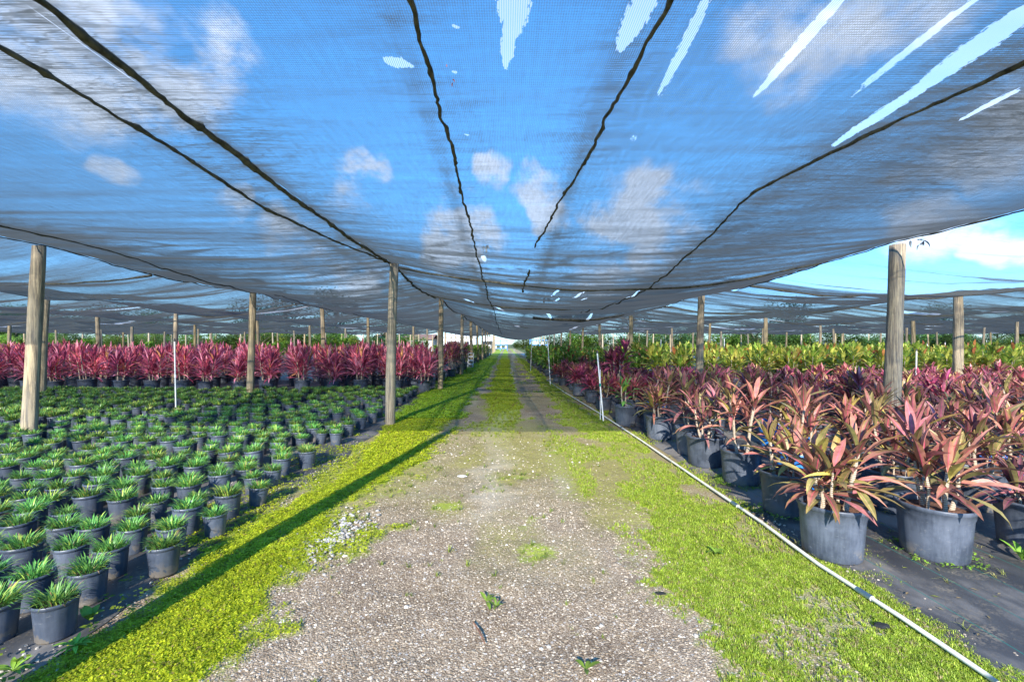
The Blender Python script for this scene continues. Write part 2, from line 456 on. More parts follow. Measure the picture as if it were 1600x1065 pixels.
cl = None
def pdir(px, py):
    return Vector(((px - 791) / F, 1.0, (537 - py) / F)).normalized()
for (px, py, rad, amt) in [(120, 30, 13, .75), (280, 80, 8, .75), (30, 90, 7, 0.6), (190, 295, 3.0, 0.5), (345, 345, 3, .7), (577, 275, 2.5, 0.95), (770, 265, 4.5, .75),
                           (860, 280, 4, .75), (720, 385, 6.5, 1.0), (1000, 380, 10, 0.95), (930, 330, 4, 0.9), (1250, 60, 9, 0.65), (1470, 408, 4, .5), (1568, 412, 3, .8), (1400, 30, 7, .55),
                           (1560, 250, 7, 0.6), (480, 410, 7, 0.9), (560, 300, 5, .6)]:
    c = pdir(px, py)
    d = W.n('ShaderNodeVectorMath', operation='DOT_PRODUCT'); W.l(wd_.outputs[0], d.inputs[0]); d.inputs[1].default_value = c
    mr = W.n('ShaderNodeMapRange', interpolation_type='SMOOTHSTEP'); W.l(d.outputs['Value'], mr.inputs[0])
    mr.inputs[1].default_value = math.cos(math.radians(rad)); mr.inputs[2].default_value = 1.0; mr.inputs[3].default_value = 0; mr.inputs[4].default_value = amt
    cl = mr.outputs[0] if cl is None else W.math('MAXIMUM', cl, mr.outputs[0])
den = W.math('MULTIPLY', cl, W.math('MULTIPLY_ADD', nz, 4.4, -1.55))
mr = W.n('ShaderNodeMapRange', interpolation_type='SMOOTHSTEP'); W.l(den, mr.inputs[0]); mr.inputs[1].default_value = 0.12; mr.inputs[2].default_value = 0.75
mr.inputs[4].default_value = 0.7
cloudc = W.mix(W.noise(dirn, 14, 4), (2.6, 2.9, 3.4), (4.0, 4.1, 4.3))
sepz = W.n('ShaderNodeSeparateXYZ'); W.l(dirn, sepz.inputs[0])
upf = W.n('ShaderNodeMapRange', interpolation_type='SMOOTHSTEP'); W.l(sepz.outputs[2], upf.inputs[0]); upf.inputs[1].default_value = 0.02; upf.inputs[2].default_value = 0.42
skc = W.mix(1.0, sky.outputs[0], W.mix(upf.outputs[0], (0.23, 0.35, 0.53), (0.27, 0.74, 1.03)), 'MULTIPLY')
W.l(W.mix(mr.outputs[0], skc, cloudc), bg.inputs[0]); W.l(bg.outputs[0], wo.inputs[0])

cam = bpy.data.cameras.new('camera'); cam.sensor_width = 36; cam.lens = 36 * F / 1600
cam.clip_start = 0.05; cam.clip_end = 2000
cam.shift_x = (800 - 791) / 1600.0; cam.shift_y = (537 - 532.5) / 1600.0
co = bpy.data.objects.new('camera', cam); COL.objects.link(co); co.location = (0, 0, CAM_H); co.rotation_euler = (PI / 2, 0, 0)
scene.camera = co
vs = scene.view_settings; vs.view_transform = 'Standard'; vs.look = 'None'; vs.exposure = 1.74; vs.gamma = 1
cy = scene.cycles; cy.transparent_max_bounces = 40; cy.max_bounces = 7; cy.diffuse_bounces = 3; cy.use_denoising = True
cy.sample_clamp_indirect = 6

# ------------------------------------------------------------------ ground and track
g = obj('ground', grid_mesh('ground', np.linspace(-700, 700, 40), np.linspace(-60, 1200, 40), lambda X, Y: X * 0 - 0.03), M['ground'])
tag(g, 'flat grassy sandy ground stretching out past the shade house', None, None, 'structure')

def li(ys, vs_, y): return np.interp(y, ys, vs_)
def masks(X, Y):
    wob = (fbm(X * 1.4, Y * 1.0, 4, 3) - 0.5)
    wobf = (fbm(X * 5, Y * 4, 3, 9) - 0.5)
    # verge beside the mondo grass pots
    lo = li([0, 2, 2.9, 4.1, 5.2, 6.5, 9, 12, 17, 40], [-2.1, -2.0, -2.0, -2.06, -1.88, -1.98, -2.2, -2.4, -2.5, -2.4], Y)
    lin = li([0, 2, 2.9, 4.1, 5.2, 6.5, 9, 12, 17, 40], [-1.35, -1.39, -1.45, -1.5, -1.33, -1.15, -1.15, -1.1, -1.0, -1.0], Y)
    xx = X + wob * 0.5 + wobf * 0.22
    fz = (fbm(X * 14, Y * 12, 2, 15) - 0.5) * 0.34
    gl = sstep(-0.12, 0.07, xx + fz * .5 - lo) * sstep(-0.22, 0.20, lin - xx + fz)
    # bald patches between pots and verge at mid distance
    gl = gl * (1 - 0.85 * sstep(0.52, 0.6, fbm(X * 2.1, Y * 1.3, 3, 21)) * sstep(-1.95, -2.15, X) * sstep(3.4, 4.4, Y) * sstep(8, 6.5, Y))
    # verge on the pipe side
    ri = li([0, 2, 2.9, 4.1, 4.9, 5.6, 7.0, 9, 12, 17, 40], [1.05, 1.1, 1.08, 1.2, 1.2, 1.2, 1.2, 1.15, 1.1, 1.2, 1.1], Y)
    ro = li([0, 2, 2.9, 4.1, 5.2, 6.5, 9, 12, 17, 40], [2.4, 2.35, 2.3, 2.1, 2.0, 1.95, 1.85, 1.85, 1.7, 1.6], Y)
    gr = sstep(-0.28 + 0.2 * sstep(7, 10, Y), 0.26, xx - ri + fz) * sstep(-0.06, 0.06, ro - xx)
    gr = gr * (1 - 0.85 * sstep(0.56 - 0.08 * sstep(3.5, 5, Y), 0.64 - 0.08 * sstep(3.5, 5, Y), fbm(X * 2.7, Y * 2.0, 3, 35)))
    gr = gr * (1 - 0.95 * sstep(4.2, 4.8, Y) * sstep(7.6, 6.9, Y) * sstep(0.33, 0.47, fbm(X * 1.8, Y * 1.2, 3, 33)))
    # strip between the wheel ruts
    ce = sstep(-0.62, -0.42, xx) * sstep(0.30, 0.12, xx) * sstep(6.5, 9.5, Y) * (0.35 + 0.65 * sstep(9, 13, Y))
    # thin growth fading in from the edges
    th = 0.40 * sstep(0.47, 0.62, fbm(X * 1.3, Y * 0.9, 4, 41)) * sstep(0.35, 1.0, np.abs(X)) * sstep(2.6, 4.0, Y) * sstep(9, 7, Y)
    sp = 0.55 * sstep(0.62, 0.74, fbm(X * 2.6, Y * 2.2, 4, 47))
    gm = np.maximum(np.maximum(gl, gr), np.maximum(ce, np.maximum(th * 0.6, sp * 0.7)))
    moss = 1.2 * sstep(0.36, 0.58, fbm(X * 0.95, Y * 0.6, 4, 51)) * sstep(2.5, 4.4, Y) + 0.30 * sstep(3.5, 6, Y) * sstep(9, 7, Y)
    moss = moss * (1 - 0.55 * sstep(0.22, 0.0, np.abs(xx + 0.28))) 
    pale = np.maximum(sstep(0.28, 0.05, np.abs(xx + 0.25 - 0.02 * Y)) * sstep(3.5, 4.5, Y) * 0.9, sstep(0.25, 0.0, np.abs(xx - 0.55)) * sstep(4, 5, Y) * sstep(9, 6, Y) * 0.6)
    pale = np.maximum(pale, 0.4 * sstep(2.5, 1, Y * 0 + 2) * sstep(0.54, 0.68, fbm(X * 1.1, Y * 1.1, 3, 61)))
    pale = np.maximum(pale, sstep(0.3, 0.05, np.abs(xx + 0.95)) * sstep(9, 12, Y) * 0.7)
    mo = np.clip(moss * (1 - pale * 0.55) + 0.2 * sstep(3.2, 4.6, Y), 0, 1) * (1 - 0.6 * sstep(7.5, 9.5, Y) * sstep(0.25, 0.5, np.abs(X + 0.15)))
    return {'grass': gm, 'moss': mo, 'pale': pale}
def track_z(X, Y):
    z = 0.02 * (fbm(X * 1.2, Y * 0.8, 3, 71) - 0.5) + 0.02 * (fbm(X * 7, Y * 7, 3, 73) - 0.5)
    return z * sstep(2.15, 1.8, np.abs(X))
ys = np.concatenate([np.arange(-1.5, 1.6, 0.3), np.arange(1.6, 9, 0.04), np.arange(9, 30, 0.12), np.arange(30, 150, 0.5)])
tr = obj('track', grid_mesh('track', np.arange(-2.9, 2.91, 0.045), ys, track_z, masks), M['track'])
tag(tr, 'gravel and moss track with two wheel ruts running to the far trees', None, None, 'structure')

# woven ground cloth under both beds
def mat_sheet(name, x0, x1, side, mat):
    ysm = np.concatenate([np.arange(-1, 16, 0.15), np.arange(16, 72, 0.8)])
    us = np.concatenate([np.linspace(0, 0.05, 8), np.linspace(0.06, 1, 90)])
    U, Y = np.meshgrid(us, ysm)
    e = x0 + 0.10 * (fbm(Y * 0.9, Y * 0 + 3.3, 3, 5 + side) - 0.5) * 2
    X = e + (x1 - e) * U
    Z = 0.005 + 0.02 * fbm(X * 0.9, Y * 1.1, 4, 81) * sstep(0, 0.2, U * 50)
    V = np.stack([X, Y, Z], -1).reshape(-1, 3); nx = len(us); ny = len(ysm)
    I, J = np.meshgrid(np.arange(nx - 1), np.arange(ny - 1)); a = (J * nx + I).ravel()
    q = np.stack([a, a + 1, a + 1 + nx, a + nx], -1)
    if x1 < x0: q = q[:, ::-1]
    return obj(name, np_mesh(name, V, q), mat)
tag(mat_sheet('ground_cloth', -2.16, -45, 0, M['mat']), 'black woven ground cloth spread under the small mondo grass pots', 'ground cloth')
tag(mat_sheet('ground_cloth', 2.18, 45, 1, M['mat2']), 'dusty black ground cloth with thin green stripes under the big cordyline pots', 'ground cloth')

# ------------------------------------------------------------------ grass, weeds, gravel
def pick(n, x0, x1, y0, y1, fn, zoff=0.0):
    P = np.stack([RS.uniform(x0, x1, n), RS.uniform(y0, y1, n)], -1)
    p = fn(P[:, 0], P[:, 1]); P = P[RS.rand(n) < p]
    return np.column_stack([P, track_z(P[:, 0], P[:, 1]) + zoff])
def sprig(nl, size, hgt, rng):
    parts = []
    for i in range(nl):
        a = rng.uniform(0, 2 * PI); r = rng.uniform(0.2, 1) * size * 1.6; h = rng.uniform(0.35, 1) * hgt
        c = Vector((math.cos(a) * r, math.sin(a) * r, h)); d = Vector((math.cos(a), math.sin(a), rng.uniform(-0.3, 0.5))).normalized()
        s_ = Vector((-math.sin(a), math.cos(a), rng.uniform(-0.3, 0.3))); L = size * rng.uniform(0.7, 1.2); Wd = L * 0.42
        V = np.array([tuple(c - d * L * .6), tuple(c + s_ * Wd), tuple(c + d * L * .6), tuple(c - s_ * Wd)])
        k = rng.uniform(0.65, 1.25); C = np.full((4, 3), k)
        parts.append((V, np.array([(0, 1, 2, 3)]), C))
    return join(parts)
def tuft(nb, ln, wd, rng, spread=0.6):
    parts = []
    for i in range(nb):
        a = rng.uniform(0, 2 * PI); L = ln * rng.uniform(0.5, 1.1); lean = rng.uniform(0.15, spread)
        o = Vector((rng.uniform(-1, 1), rng.uniform(-1, 1), 0)) * ln * 0.25
        d = Vector((math.cos(a), math.sin(a), 0)); s_ = Vector((-d.y, d.x, 0)) * wd / 2
        p1 = o + d * L * lean * 0.4 + Vector((0, 0, L * 0.6)); p2 = o + d * L * lean * 1.2 + Vector((0, 0, L * (1 - lean * 0.4)))
        V = np.array([tuple(o - s_), tuple(o + s_), tuple(p1 + s_ * .8), tuple(p1 - s_ * .8), tuple(p2 + s_ * .15), tuple(p2 - s_ * .15)])
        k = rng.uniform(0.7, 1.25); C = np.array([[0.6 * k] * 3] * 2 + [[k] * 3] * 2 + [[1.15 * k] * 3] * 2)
        parts.append((V, np.array([(0, 1, 2, 3), (3, 2, 4, 5)]), C))
    return join(parts)
rng = random.Random(5)
def tints(n, a, b, c=None, pc=0.0):
    t = RS.rand(n, 1); out = np.array(a) * (1 - t) + np.array(b) * t
    if c is not None:
        m = RS.rand(n) < pc; out[m] = np.array(c)
    return out
def build_scatter(name, groups, mat, smooth=False):
    parts = []
    for TV, TF, TC, P, sc, tint in groups:
        if len(P) == 0: continue
        parts.append(scatter(TV, TF, P, RS.uniform(0, 2 * PI, len(P)), sc, TC, tint))
    V, Fc, C = join(parts)
    return obj(name, np_mesh(name, V, Fc, smooth, col=C), mat)

Lm = lambda X, Y: masks(X, Y)['grass'] * (X < -0.8)
Rm = lambda X, Y: masks(X, Y)['grass'] * (X > 0.75)
Cm = lambda X, Y: masks(X, Y)['grass'] * (np.abs(X) <= 0.8)
YG = (0.30, 0.37, 0.012); YG2 = (0.55, 0.55, 0.03); BR = (0.30, 0.22, 0.07)
grp = []
for y0, y1, n, size, h in ((1.7, 3.2, 19000, 0.0085, 0.022), (3.2, 5.5, 15000, 0.012, 0.026), (5.5, 9, 12000, 0.019, 0.032), (9, 18, 12000, 0.03, 0.05), (18, 45, 9000, 0.055, 0.06)):
    for v in range(3):
        T = sprig(5, size, h, rng)
        P = pick(n // 3 * 2, -2.75, -0.8, y0, y1, Lm)
        P = P[(masks(P[:, 0], P[:, 1])['grass'] > 0.12)]
        grp.append((*T, P, RS.uniform(0.7, 1.25, len(P)), tints(len(P), YG if y0 < 8 else (0.30, 0.46, 0.02), YG2 if y0 < 8 else (0.52, 0.66, 0.05), BR, 0.04)))
gv = build_scatter('clover_verge', grp, M['grassleaf'])
tag(gv, 'bright yellow green creeping clover along the mondo grass side of the track', 'ground cover', None, 'stuff')

grp = []
for y0, y1, n, ln in ((1.7, 3.2, 19000, 0.025), (3.2, 5.2, 15000, 0.029), (5.2, 9, 11000, 0.038), (9, 18, 8000, 0.06), (18, 45, 6000, 0.10)):
    for v in range(3):
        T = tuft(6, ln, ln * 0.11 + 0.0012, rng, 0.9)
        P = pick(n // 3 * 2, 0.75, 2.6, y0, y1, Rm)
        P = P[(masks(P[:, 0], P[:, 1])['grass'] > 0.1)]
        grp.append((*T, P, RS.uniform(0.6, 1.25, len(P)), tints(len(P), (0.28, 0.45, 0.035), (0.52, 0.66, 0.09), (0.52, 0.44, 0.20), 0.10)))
for y0, y1, n, ln in ((6.5, 14, 7000, 0.05), (14, 45, 8000, 0.08)):
    T = tuft(6, ln, ln * 0.12 + 0.001, rng, 0.9)
    P = pick(n, -0.8, 0.8, y0, y1, Cm)
    grp.append((*T, P, RS.uniform(0.6, 1.2, len(P)), tints(len(P), (0.30, 0.46, 0.02), (0.54, 0.64, 0.06), BR, 0.06)))
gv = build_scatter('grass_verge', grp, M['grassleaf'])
tag(gv, 'short grass along the white pipe and between the wheel ruts', 'grass', None, 'stuff')

# sparse weeds coming up through the gravel
grp = []
for v in range(4):
    T = tuft(9, 0.045, 0.004, rng, 1.3)
    P = pick(420, -1.5, 1.3, 1.8, 8, lambda X, Y: 0.06 + sstep(0.55, 0.7, fbm(X * 2.6, Y * 2.2, 4, 47)))
    grp.append((*T, P, RS.uniform(0.4, 1.3, len(P)), tints(len(P), (0.16, 0.24, 0.02), (0.34, 0.40, 0.06))))
P = pick(260, -3.0, -2.0, 1.9, 7.5, lambda X, Y: X * 0 + 0.5, 0.012)
grp.append((*sprig(9, 0.018, 0.05, rng), P, RS.uniform(0.6, 1.6, len(P)), tints(len(P), (0.10, 0.20, 0.02), (0.28, 0.36, 0.03))))
P = pick(300, 2.1, 3.6, 1.9, 6, lambda X, Y: X * 0 + 0.4, 0.012)
grp.append((*tuft(7, 0.05, 0.004, rng, 1.6), P, RS.uniform(0.4, 1.2, len(P)), tints(len(P), (0.18, 0.24, 0.04), (0.45, 0.42, 0.16))))
wv = build_scatter('sparse_weeds', grp, M['grassleaf'])
tag(wv, 'scattered small weeds sprouting through the gravel and ground cloth', 'weeds', None, 'stuff')

def pebble(rng):
    t = (1 + 5 ** 0.5) / 2
    V = np.array([(-1, t, 0), (1, t, 0), (-1, -t, 0), (1, -t, 0), (0, -1, t), (0, 1, t), (0, -1, -t), (0, 1, -t), (t, 0, -1), (t, 0, 1), (-t, 0, -1), (-t, 0, 1)], float)
    V /= np.linalg.norm(V[0]); V *= np.array([rng.uniform(.8, 1.2) for _ in range(12)])[:, None]
    V *= np.array((rng.uniform(.8, 1.3), rng.uniform(.7, 1.0), rng.uniform(.5, .75)))
    Fc = np.array([(0, 11, 5), (0, 5, 1), (0, 1, 7), (0, 7, 10), (0, 10, 11), (1, 5, 9), (5, 11, 4), (11, 10, 2), (10, 7, 6), (7, 1, 8), (3, 9, 4), (3, 4, 2), (3, 2, 6), (3, 6, 8), (3, 8, 9), (4, 9, 5), (2, 4, 11), (6, 2, 10), (8, 6, 7), (9, 8, 1)])
    return V, Fc
grp = []
for y0, y1, n, s0, s1 in ((1.7, 2.8, 13000, 0.0022, 0.0075), (2.8, 4.4, 9000, 0.003, 0.009), (4.4, 7.5, 4500, 0.004, 0.012)):
    for v in range(3):
        TV, TF = pebble(rng)
        P = pick(n // 3 * 2, -2.0, 1.7, y0, y1, lambda X, Y: 0.15 + 0.85 * np.clip(1 - masks(X, Y)['grass'] * 1.2 - masks(X, Y)['moss'] * 0.75, 0, 1))
        g_ = RS.rand(len(P)) ** 2.0
        tint = np.stack([0.21 + 0.36 * g_, 0.16 + 0.325 * g_, 0.105 + 0.275 * g_], -1)
        grp.append((TV, TF, np.ones((12, 3)), P, s0 + (s1 - s0) * RS.rand(len(P)) ** 2.5, tint))
TV, TF = pebble(rng)
P = pick(420, -1.6, 1.4, 1.8, 7, lambda X, Y: 0.2 + 0.8 * (fbm(X * 1.5, Y * 1.2, 3, 95) > 0.5))
g_ = RS.rand(len(P)); grp.append((TV, TF, np.ones((12, 3)), P, 0.006 + 0.011 * RS.rand(len(P)) ** 2, np.stack([0.36 + .24 * g_, .32 + .235 * g_, .27 + .22 * g_], -1)))
P = np.column_stack([RS.normal(-1.36, 0.12, 420), RS.normal(3.55, 0.22, 420), np.full(420, 0.008)])
g_ = RS.rand(420); grp.append((TV, TF, np.ones((12, 3)), P, 0.006 + 0.012 * RS.rand(420), np.stack([0.2 + .26 * g_, .19 + .25 * g_, .18 + .235 * g_], -1)))
P = pick(2600, -3.2, -2.0, 1.9, 7, lambda X, Y: 0.25 + 0.75 * (fbm(X * 3, Y * 2, 3, 91) > 0.5), 0.012)
g_ = RS.rand(len(P)); grp.append((TV, TF, np.ones((12, 3)), P, 0.003 + 0.008 * RS.rand(len(P)) ** 2, np.stack([0.16 + .36 * g_, .14 + .33 * g_, .12 + .29 * g_], -1)))
P = pick(1200, 2.1, 2.9, 1.9, 4.5, lambda X, Y: 0.3 + 0.7 * (fbm(X * 3, Y * 2, 3, 93) > 0.52), 0.012)
g_ = RS.rand(len(P)); grp.append((TV, TF, np.ones((12, 3)), P, 0.003 + 0.007 * RS.rand(len(P)) ** 2, np.stack([0.16 + .36 * g_, .13 + .30 * g_, .10 + .24 * g_], -1)))
gv = build_scatter('gravel', grp, M['pebble'])
tag(gv, 'loose pale and grey gravel stones lying on the track', 'gravel', None, 'stuff')

# ------------------------------------------------------------------ posts
ROWS = {}     # x -> list of y
def row(x, ys): ROWS[x] = ys
row(-2.14, [1.75, 8.4, 14.8, 21.8] + [28.3 + 6.5 * k for k in range(10)])
row(5.73, [0.2, 6.8, 13.5, 20.9] + [27.6 + 6.7 * k for k in range(10)])
row(-7.05, [1.3, 6.9, 12.5, 17.6] + [23.4 + 5.8 * k for k in range(11)])
row(12.9, [6.4, 13.0, 22.7] + [29.0 + 6.4 * k for k in range(9)])
row(-12.55, [6.6, 12.3, 17.2] + [23.1 + 6.1 * k for k in range(10)])
for i, x in enumerate((19.9, 26.8, 33.7, 40.6, 47.5, 54.4)): row(x, [9.0 + 1.7 * ((i * 37) % 5) / 2 + 6.6 * k for k in range(13)])
for i, x in enumerate((-18.6, -24.7, -30.8, -36.9, -43.0, -49.1)): row(x, [8.0 + 1.9 * ((i * 23) % 5) / 2 + 6.4 * k for k in range(13)])

def post_mesh(rng, r0, h, lean=(0, 0)):
    seg = 14; n = 12
    V = []; Fc = []
    bx, by = rng.uniform(-.02, .02), rng.uniform(-.02, .02)
    ph = rng.uniform(0, 6)
    for i in range(n + 1):
        t = i / n; z = -0.15 + (h + 0.15) * t
        r = r0 * (1.06 - 0.16 * t) * (1 + 0.03 * math.sin(9 * t + ph))
        cx = lean[0] * max(z, 0) / h + bx * math.sin(PI * t); cyy = lean[1] * max(z, 0) / h + by * math.sin(PI * t)
        for s in range(seg):
            a = 2 * PI * s / seg; rr = r * (1 + 0.05 * math.sin(3 * a + ph + 2 * t) + 0.02 * rng.uniform(-1, 1))
            V.append((cx + rr * math.cos(a), cyy + rr * math.sin(a), z))
    for i in range(n):
        for s in range(seg):
            s2 = (s + 1) % seg; Fc.append((i * seg + s, i * seg + s2, (i + 1) * seg + s2, (i + 1) * seg + s))
    c = len(V); V.append((lean[0], lean[1], h + 0.006)); b = n * seg
    for s in range(0, seg, 2): Fc.append((b + s, b + s + 1, b + (s + 2) % seg, c))
    return np_mesh('wooden_post', V, Fc)
POST_H = 2.98
proto_posts = [post_mesh(rng, rng.uniform(0.075, 0.10), POST_H, (rng.uniform(-.12, .12), rng.uniform(-.1, .1))) for _ in range(7)]
special = {
    (-2.14, 8.4): ('tall straight grey brown post at the verge beside the mondo grass pots', 0.088, (0.07, 0)),
    (-7.05, 6.9): ('thick weathered post leaning among the mondo grass pots', 0.092, (0.16, 0.0)),
    (5.73, 6.8): ('thick pale barked post rising from the bronze cordylines under the torn cloth edge', 0.108, (0.12, 0)),
    (-2.14, 14.8): ('yellowish post at the verge end of the burgundy cordyline rows', 0.085, (0.02, 0)),
    (5.73, 13.5): ('slightly leaning post at the back of the bronze cordyline bed', 0.105, (0.07, 0)),
    (12.9, 13.0): ('pale grey post rising from cordylines at the edge of the open sky gap', 0.12, (0, 0)),
    (-7.05, 12.5): ('leaning grey post behind the middle of the burgundy cordylines', 0.09, (0.1, 0)),
    (5.73, 20.9): ('post standing in the yellow green croton bed close to the track', 0.09, (0, 0)),
    (-12.55, 12.3): ('slim leaning post behind the thick weathered post', 0.085, (0.14, 0)),
    (12.9, 22.7): ('brownish post in the croton bed behind the pale grey post', 0.1, (0.03, 0)),
    (-2.14, 21.8): ('third post along the clover verge, beside the white crates', 0.08, (0.03, 0)),
}
for x, ysr in ROWS.items():
    for y in ysr:
        px = 791 + F * x / max(y, .1)
        if y < 2.2 and abs(x) > 8: continue
        if y > 3 and not (-60 < px < 1660): continue
        key = (x, y)
        if key in special:
            lb, r, ln = special[key]
            o = obj('wooden_post', post_mesh(rng, r, POST_H, ln), M['wood']); tag(o, lb, 'post')
        else:
            o = obj('wooden_post', rng.choice(proto_posts), M['wood'])
            o.rotation_euler = (0, 0, rng.uniform(0, 6.28))
            side = 'dracaena and burgundy cordyline' if x < -3 else ('verge' if x < 0 else ('croton' if x < 20 else 'wide croton'))
            if x == -2.14: lb, gp = 'small brown post in the receding file along the clover verge', 'posts along the clover verge'
            elif x == 5.73: lb, gp = 'small post in the receding file behind the cordylines nearest the pipe', 'posts in the pipe side file'
            elif x < 0: lb, gp = 'distant thin grey post rising beyond the burgundy cordylines', 'posts beyond the burgundy cordylines'
            else: lb, gp = 'distant thin grey post rising out of the yellow green croton field', 'posts in the croton field'
            lb = lb.replace('nearest the pipe', 'by the pipe')
            tag(o, lb, 'post', gp)
        o.location = (x - (0.19 if key == (-7.05, 6.9) else 0), y, 0)

# ------------------------------------------------------------------ shade cloth
xs_rows = sorted(ROWS)
def cable(x, Y):
    p = np.array(ROWS[x]); p = np.concatenate([[p[0] - 12], p, [p[-1] + 8]])
    i = np.clip(np.searchsorted(p, Y) - 1, 0, len(p) - 2)
    t = (Y - p[i]) / (p[i + 1] - p[i])
    return POST_H + 0.03 - 0.16 * 4 * t * (1 - t) * sstep(3, 12, Y)
def bay_z(xa, xb, sag, amp, seed):
    def f(X, Y):
        u = np.clip((X - xa) / (xb - xa), 0, 1)
        b = cable(xa, Y) * (1 - u) + cable(xb, Y) * u
        s = 4 * u * (1 - u)
        z = b - s * sag(Y)
        far = sstep(3, 11, Y)
        z = z + amp * (0.12 + 0.88 * far) * (fbm(X * 0.35, Y * 1.9, 4, seed) - 0.5) * (0.35 + 0.65 * s)
        z = z + 0.035 * far * (vnoise(X * .3, Y * 3.3, seed + 8) - .5)
        z = z + 0.022 * (vnoise(X * 0.8 + Y * 0.4, Y * 5.5, seed + 5) - 0.5) * (0.3 + 0.7 * far)
        return z
    return f
TEARS = [((803, -40), (803, 55), 0.075), ((795, 40), (792, 108), 0.035), ((1030, -40), (968, 78), 0.06), ((1125, -40), (1022, 165), 0.028), ((995, 205), (985, 224), 0.02),
         ((1345, -40), (1180, 150), 0.036), ((1560, -30), (1325, 152), 0.03), ((1660, -20), (1420, 150), 0.085), ((1480, 110), (1302, 227), 0.055), ((1600, 135), (1500, 187), 0.03), ((604, 95), (640, 104), 0.05),
         ((712, 40), (713, 44), 0.018), ((703, 113), (722, 117), 0.014), ((722, 168), (730, 172), 0.012), ((727, 209), (731, 213), 0.014), ((735, 262), (738, 266), 0.014), ((838, 125), (836, 135), 0.012), ((983, 147), (985, 149), 0.012), ((1178, 38), (1180, 40), 0.012),
         ((862, 425), (882, 412), 0.03), ((893, 428), (915, 417), 0.03), ((866, 432), (876, 428), 0.03), ((908, 431), (918, 428), 0.03), ((975, 432), (1000, 417), 0.03),
         ((755, 375), (757, 385), 0.04), ((720, 444), (740, 450), 0.05), ((765, 455), (790, 462), 0.05), ((852, 463), (862, 468), 0.06), ((915, 470), (925, 465), 0.06), ((890, 492), (905, 488), 0.1), ((800, 480), (812, 483), 0.1)]
tears_w = []
for a, b, wd in TEARS:
    A = cloth_at(*a, 3.0); B = cloth_at(*b, 3.0); tears_w.append((A, B, wd))
def tear_attr(X, Y):
    out = np.zeros_like(X)
    for (ax, ay), (bx, by), wd in tears_w:
        dx, dy = bx - ax, by - ay; L = dx * dx + dy * dy + 1e-9
        t = np.clip(((X - ax) * dx + (Y - ay) * dy) / L, 0, 1)
        d = np.hypot(X - ax - t * dx, Y - ay - t * dy)
        wl = wd * (0.35 + 0.65 * np.sin(PI * np.clip(t * 0.9 + 0.08, 0, 1)))
        out = np.maximum(out, np.clip(1 - d / wl * 0.5, 0, 1))
    return out
def cattr(kind):
    def f(X, Y):
        if kind == 'main':
            d = 0.285 + 0.09 * sstep(0.35, 0.6, X) + 0.03 * (fbm(X * 0.8, Y * .5, 3, 7) - .5)
            d = d + 0.12 * sstep(6.0, 13, Y) + 0.34 * sstep(5, 9, Y) * (vnoise(X * .22, Y * 2.6, 41) * vnoise(X * .5 + 9, Y * 6.5, 43) * 2 - .45)
            rg = 1 - np.abs(2 * fbm(X * .45 + .2 * Y, Y * 2.3, 2, 37) - 1)
            d = d + (0.02 + 0.33 * sstep(4, 9, Y)) * sstep(0.93, 0.985, rg)
            # gathered folds along the seams
            for xc, wv, st in ((-2.14, .10, .16), (-2.6, .08, .12), (-0.52, .06, .12), (0.6, .06, .1), (2.55, .22, .14), (-6.2, .10, .2)):
                d = d + st * np.exp(-((X - xc) / wv) ** 2) * (0.4 + 1.2 * vnoise(X * 3, Y * 6, 9))
            d = d + 0.12 * sstep(-5.3, -6.6, X) + 0.16 * np.exp(-((X - 3.5 + 0.05 * Y) / .55) ** 2) - 0.05 * np.exp(-((X - 4.7) / .4) ** 2)
            for xc, wv in ((-2.14, .6), (-0.5, .35), (0.6, .3), (2.6, .8), (-6.2, .7)):
                d = d + (0.14 + 0.16 * sstep(4, 7, Y)) * np.exp(-((X - xc) / wv) ** 2) * sstep(0.58, 0.85, vnoise(X * 2.2 + Y * 2.5, Y * 19 + X * 4, 31)) * vnoise(X * 2, Y * 1.3, 33)
            wk = 0.06 + 0.6 * sstep(4.5, 9, Y)
            for xc, wv, st in ((-2.14, .55, .75), (-2.6, .4, .4), (-0.5, .3, .4), (0.6, .3, .3), (2.6, .5, .5), (3.6, .9, .7), (-6.2, .7, .6)):
                wk = wk + st * np.exp(-((X - xc) / wv) ** 2) * (0.3 + 1.2 * vnoise(X * 1.2, Y * 1.1, 51))
            te = tear_attr(X, Y)
        else:
            d = 0.30 + 0.22 * (fbm(X * 0.15, Y * 0.9, 3, 13) - .4); te = np.zeros_like(X)
            if kind == 'gap': d = np.where(Y < 9.9, 0.035, d)
            # open seams between the strips of cloth
            te = np.maximum(te, (np.abs(((Y + 1.1 * fbm(X * .25, Y * 0, 3, 17) * 2) % 7.3) - 3) < 0.22 * fbm(X * .3, Y * .2, 2, 19)) * 1.0 * (fbm(X * 0.22, Y * .13, 2, 23) > 0.5))
        return {'dens': np.clip(d, 0.03, 0.9), 'tear': te, 'wrinkle': np.clip(wk, 0, 1) if kind == 'main' else X * 0 + (0.12 if kind == 'gap' else 0.35)}
    return f
ynear = np.concatenate([np.arange(1.62, 7, 0.03), np.arange(7, 16, 0.07), np.arange(16, 66, 0.16)])
yfar = np.concatenate([np.arange(4, 20, 0.10), np.arange(20, 50, 0.16)])
sagc = lambda Y: 0.01 + 0.40 * sstep(3.2, 8.6, Y) + 0.34 * sstep(9, 24, Y)
def drape(xa, xb, xs, ysx, sag, amp, seed, kind, label, hole=None):
    o = obj('shade_cloth', grid_mesh('shade_cloth', xs, ysx, bay_z(xa, xb, sag, amp, seed), cattr(kind), hole), M['cloth'])
    return tag(o, label, 'shade cloth')
drape(-2.14, 5.73, np.linspace(-2.14, 5.73, 200), ynear, sagc, 0.16, 3, 'main', 'torn black shade cloth stretched over the track and the bronze cordylines')
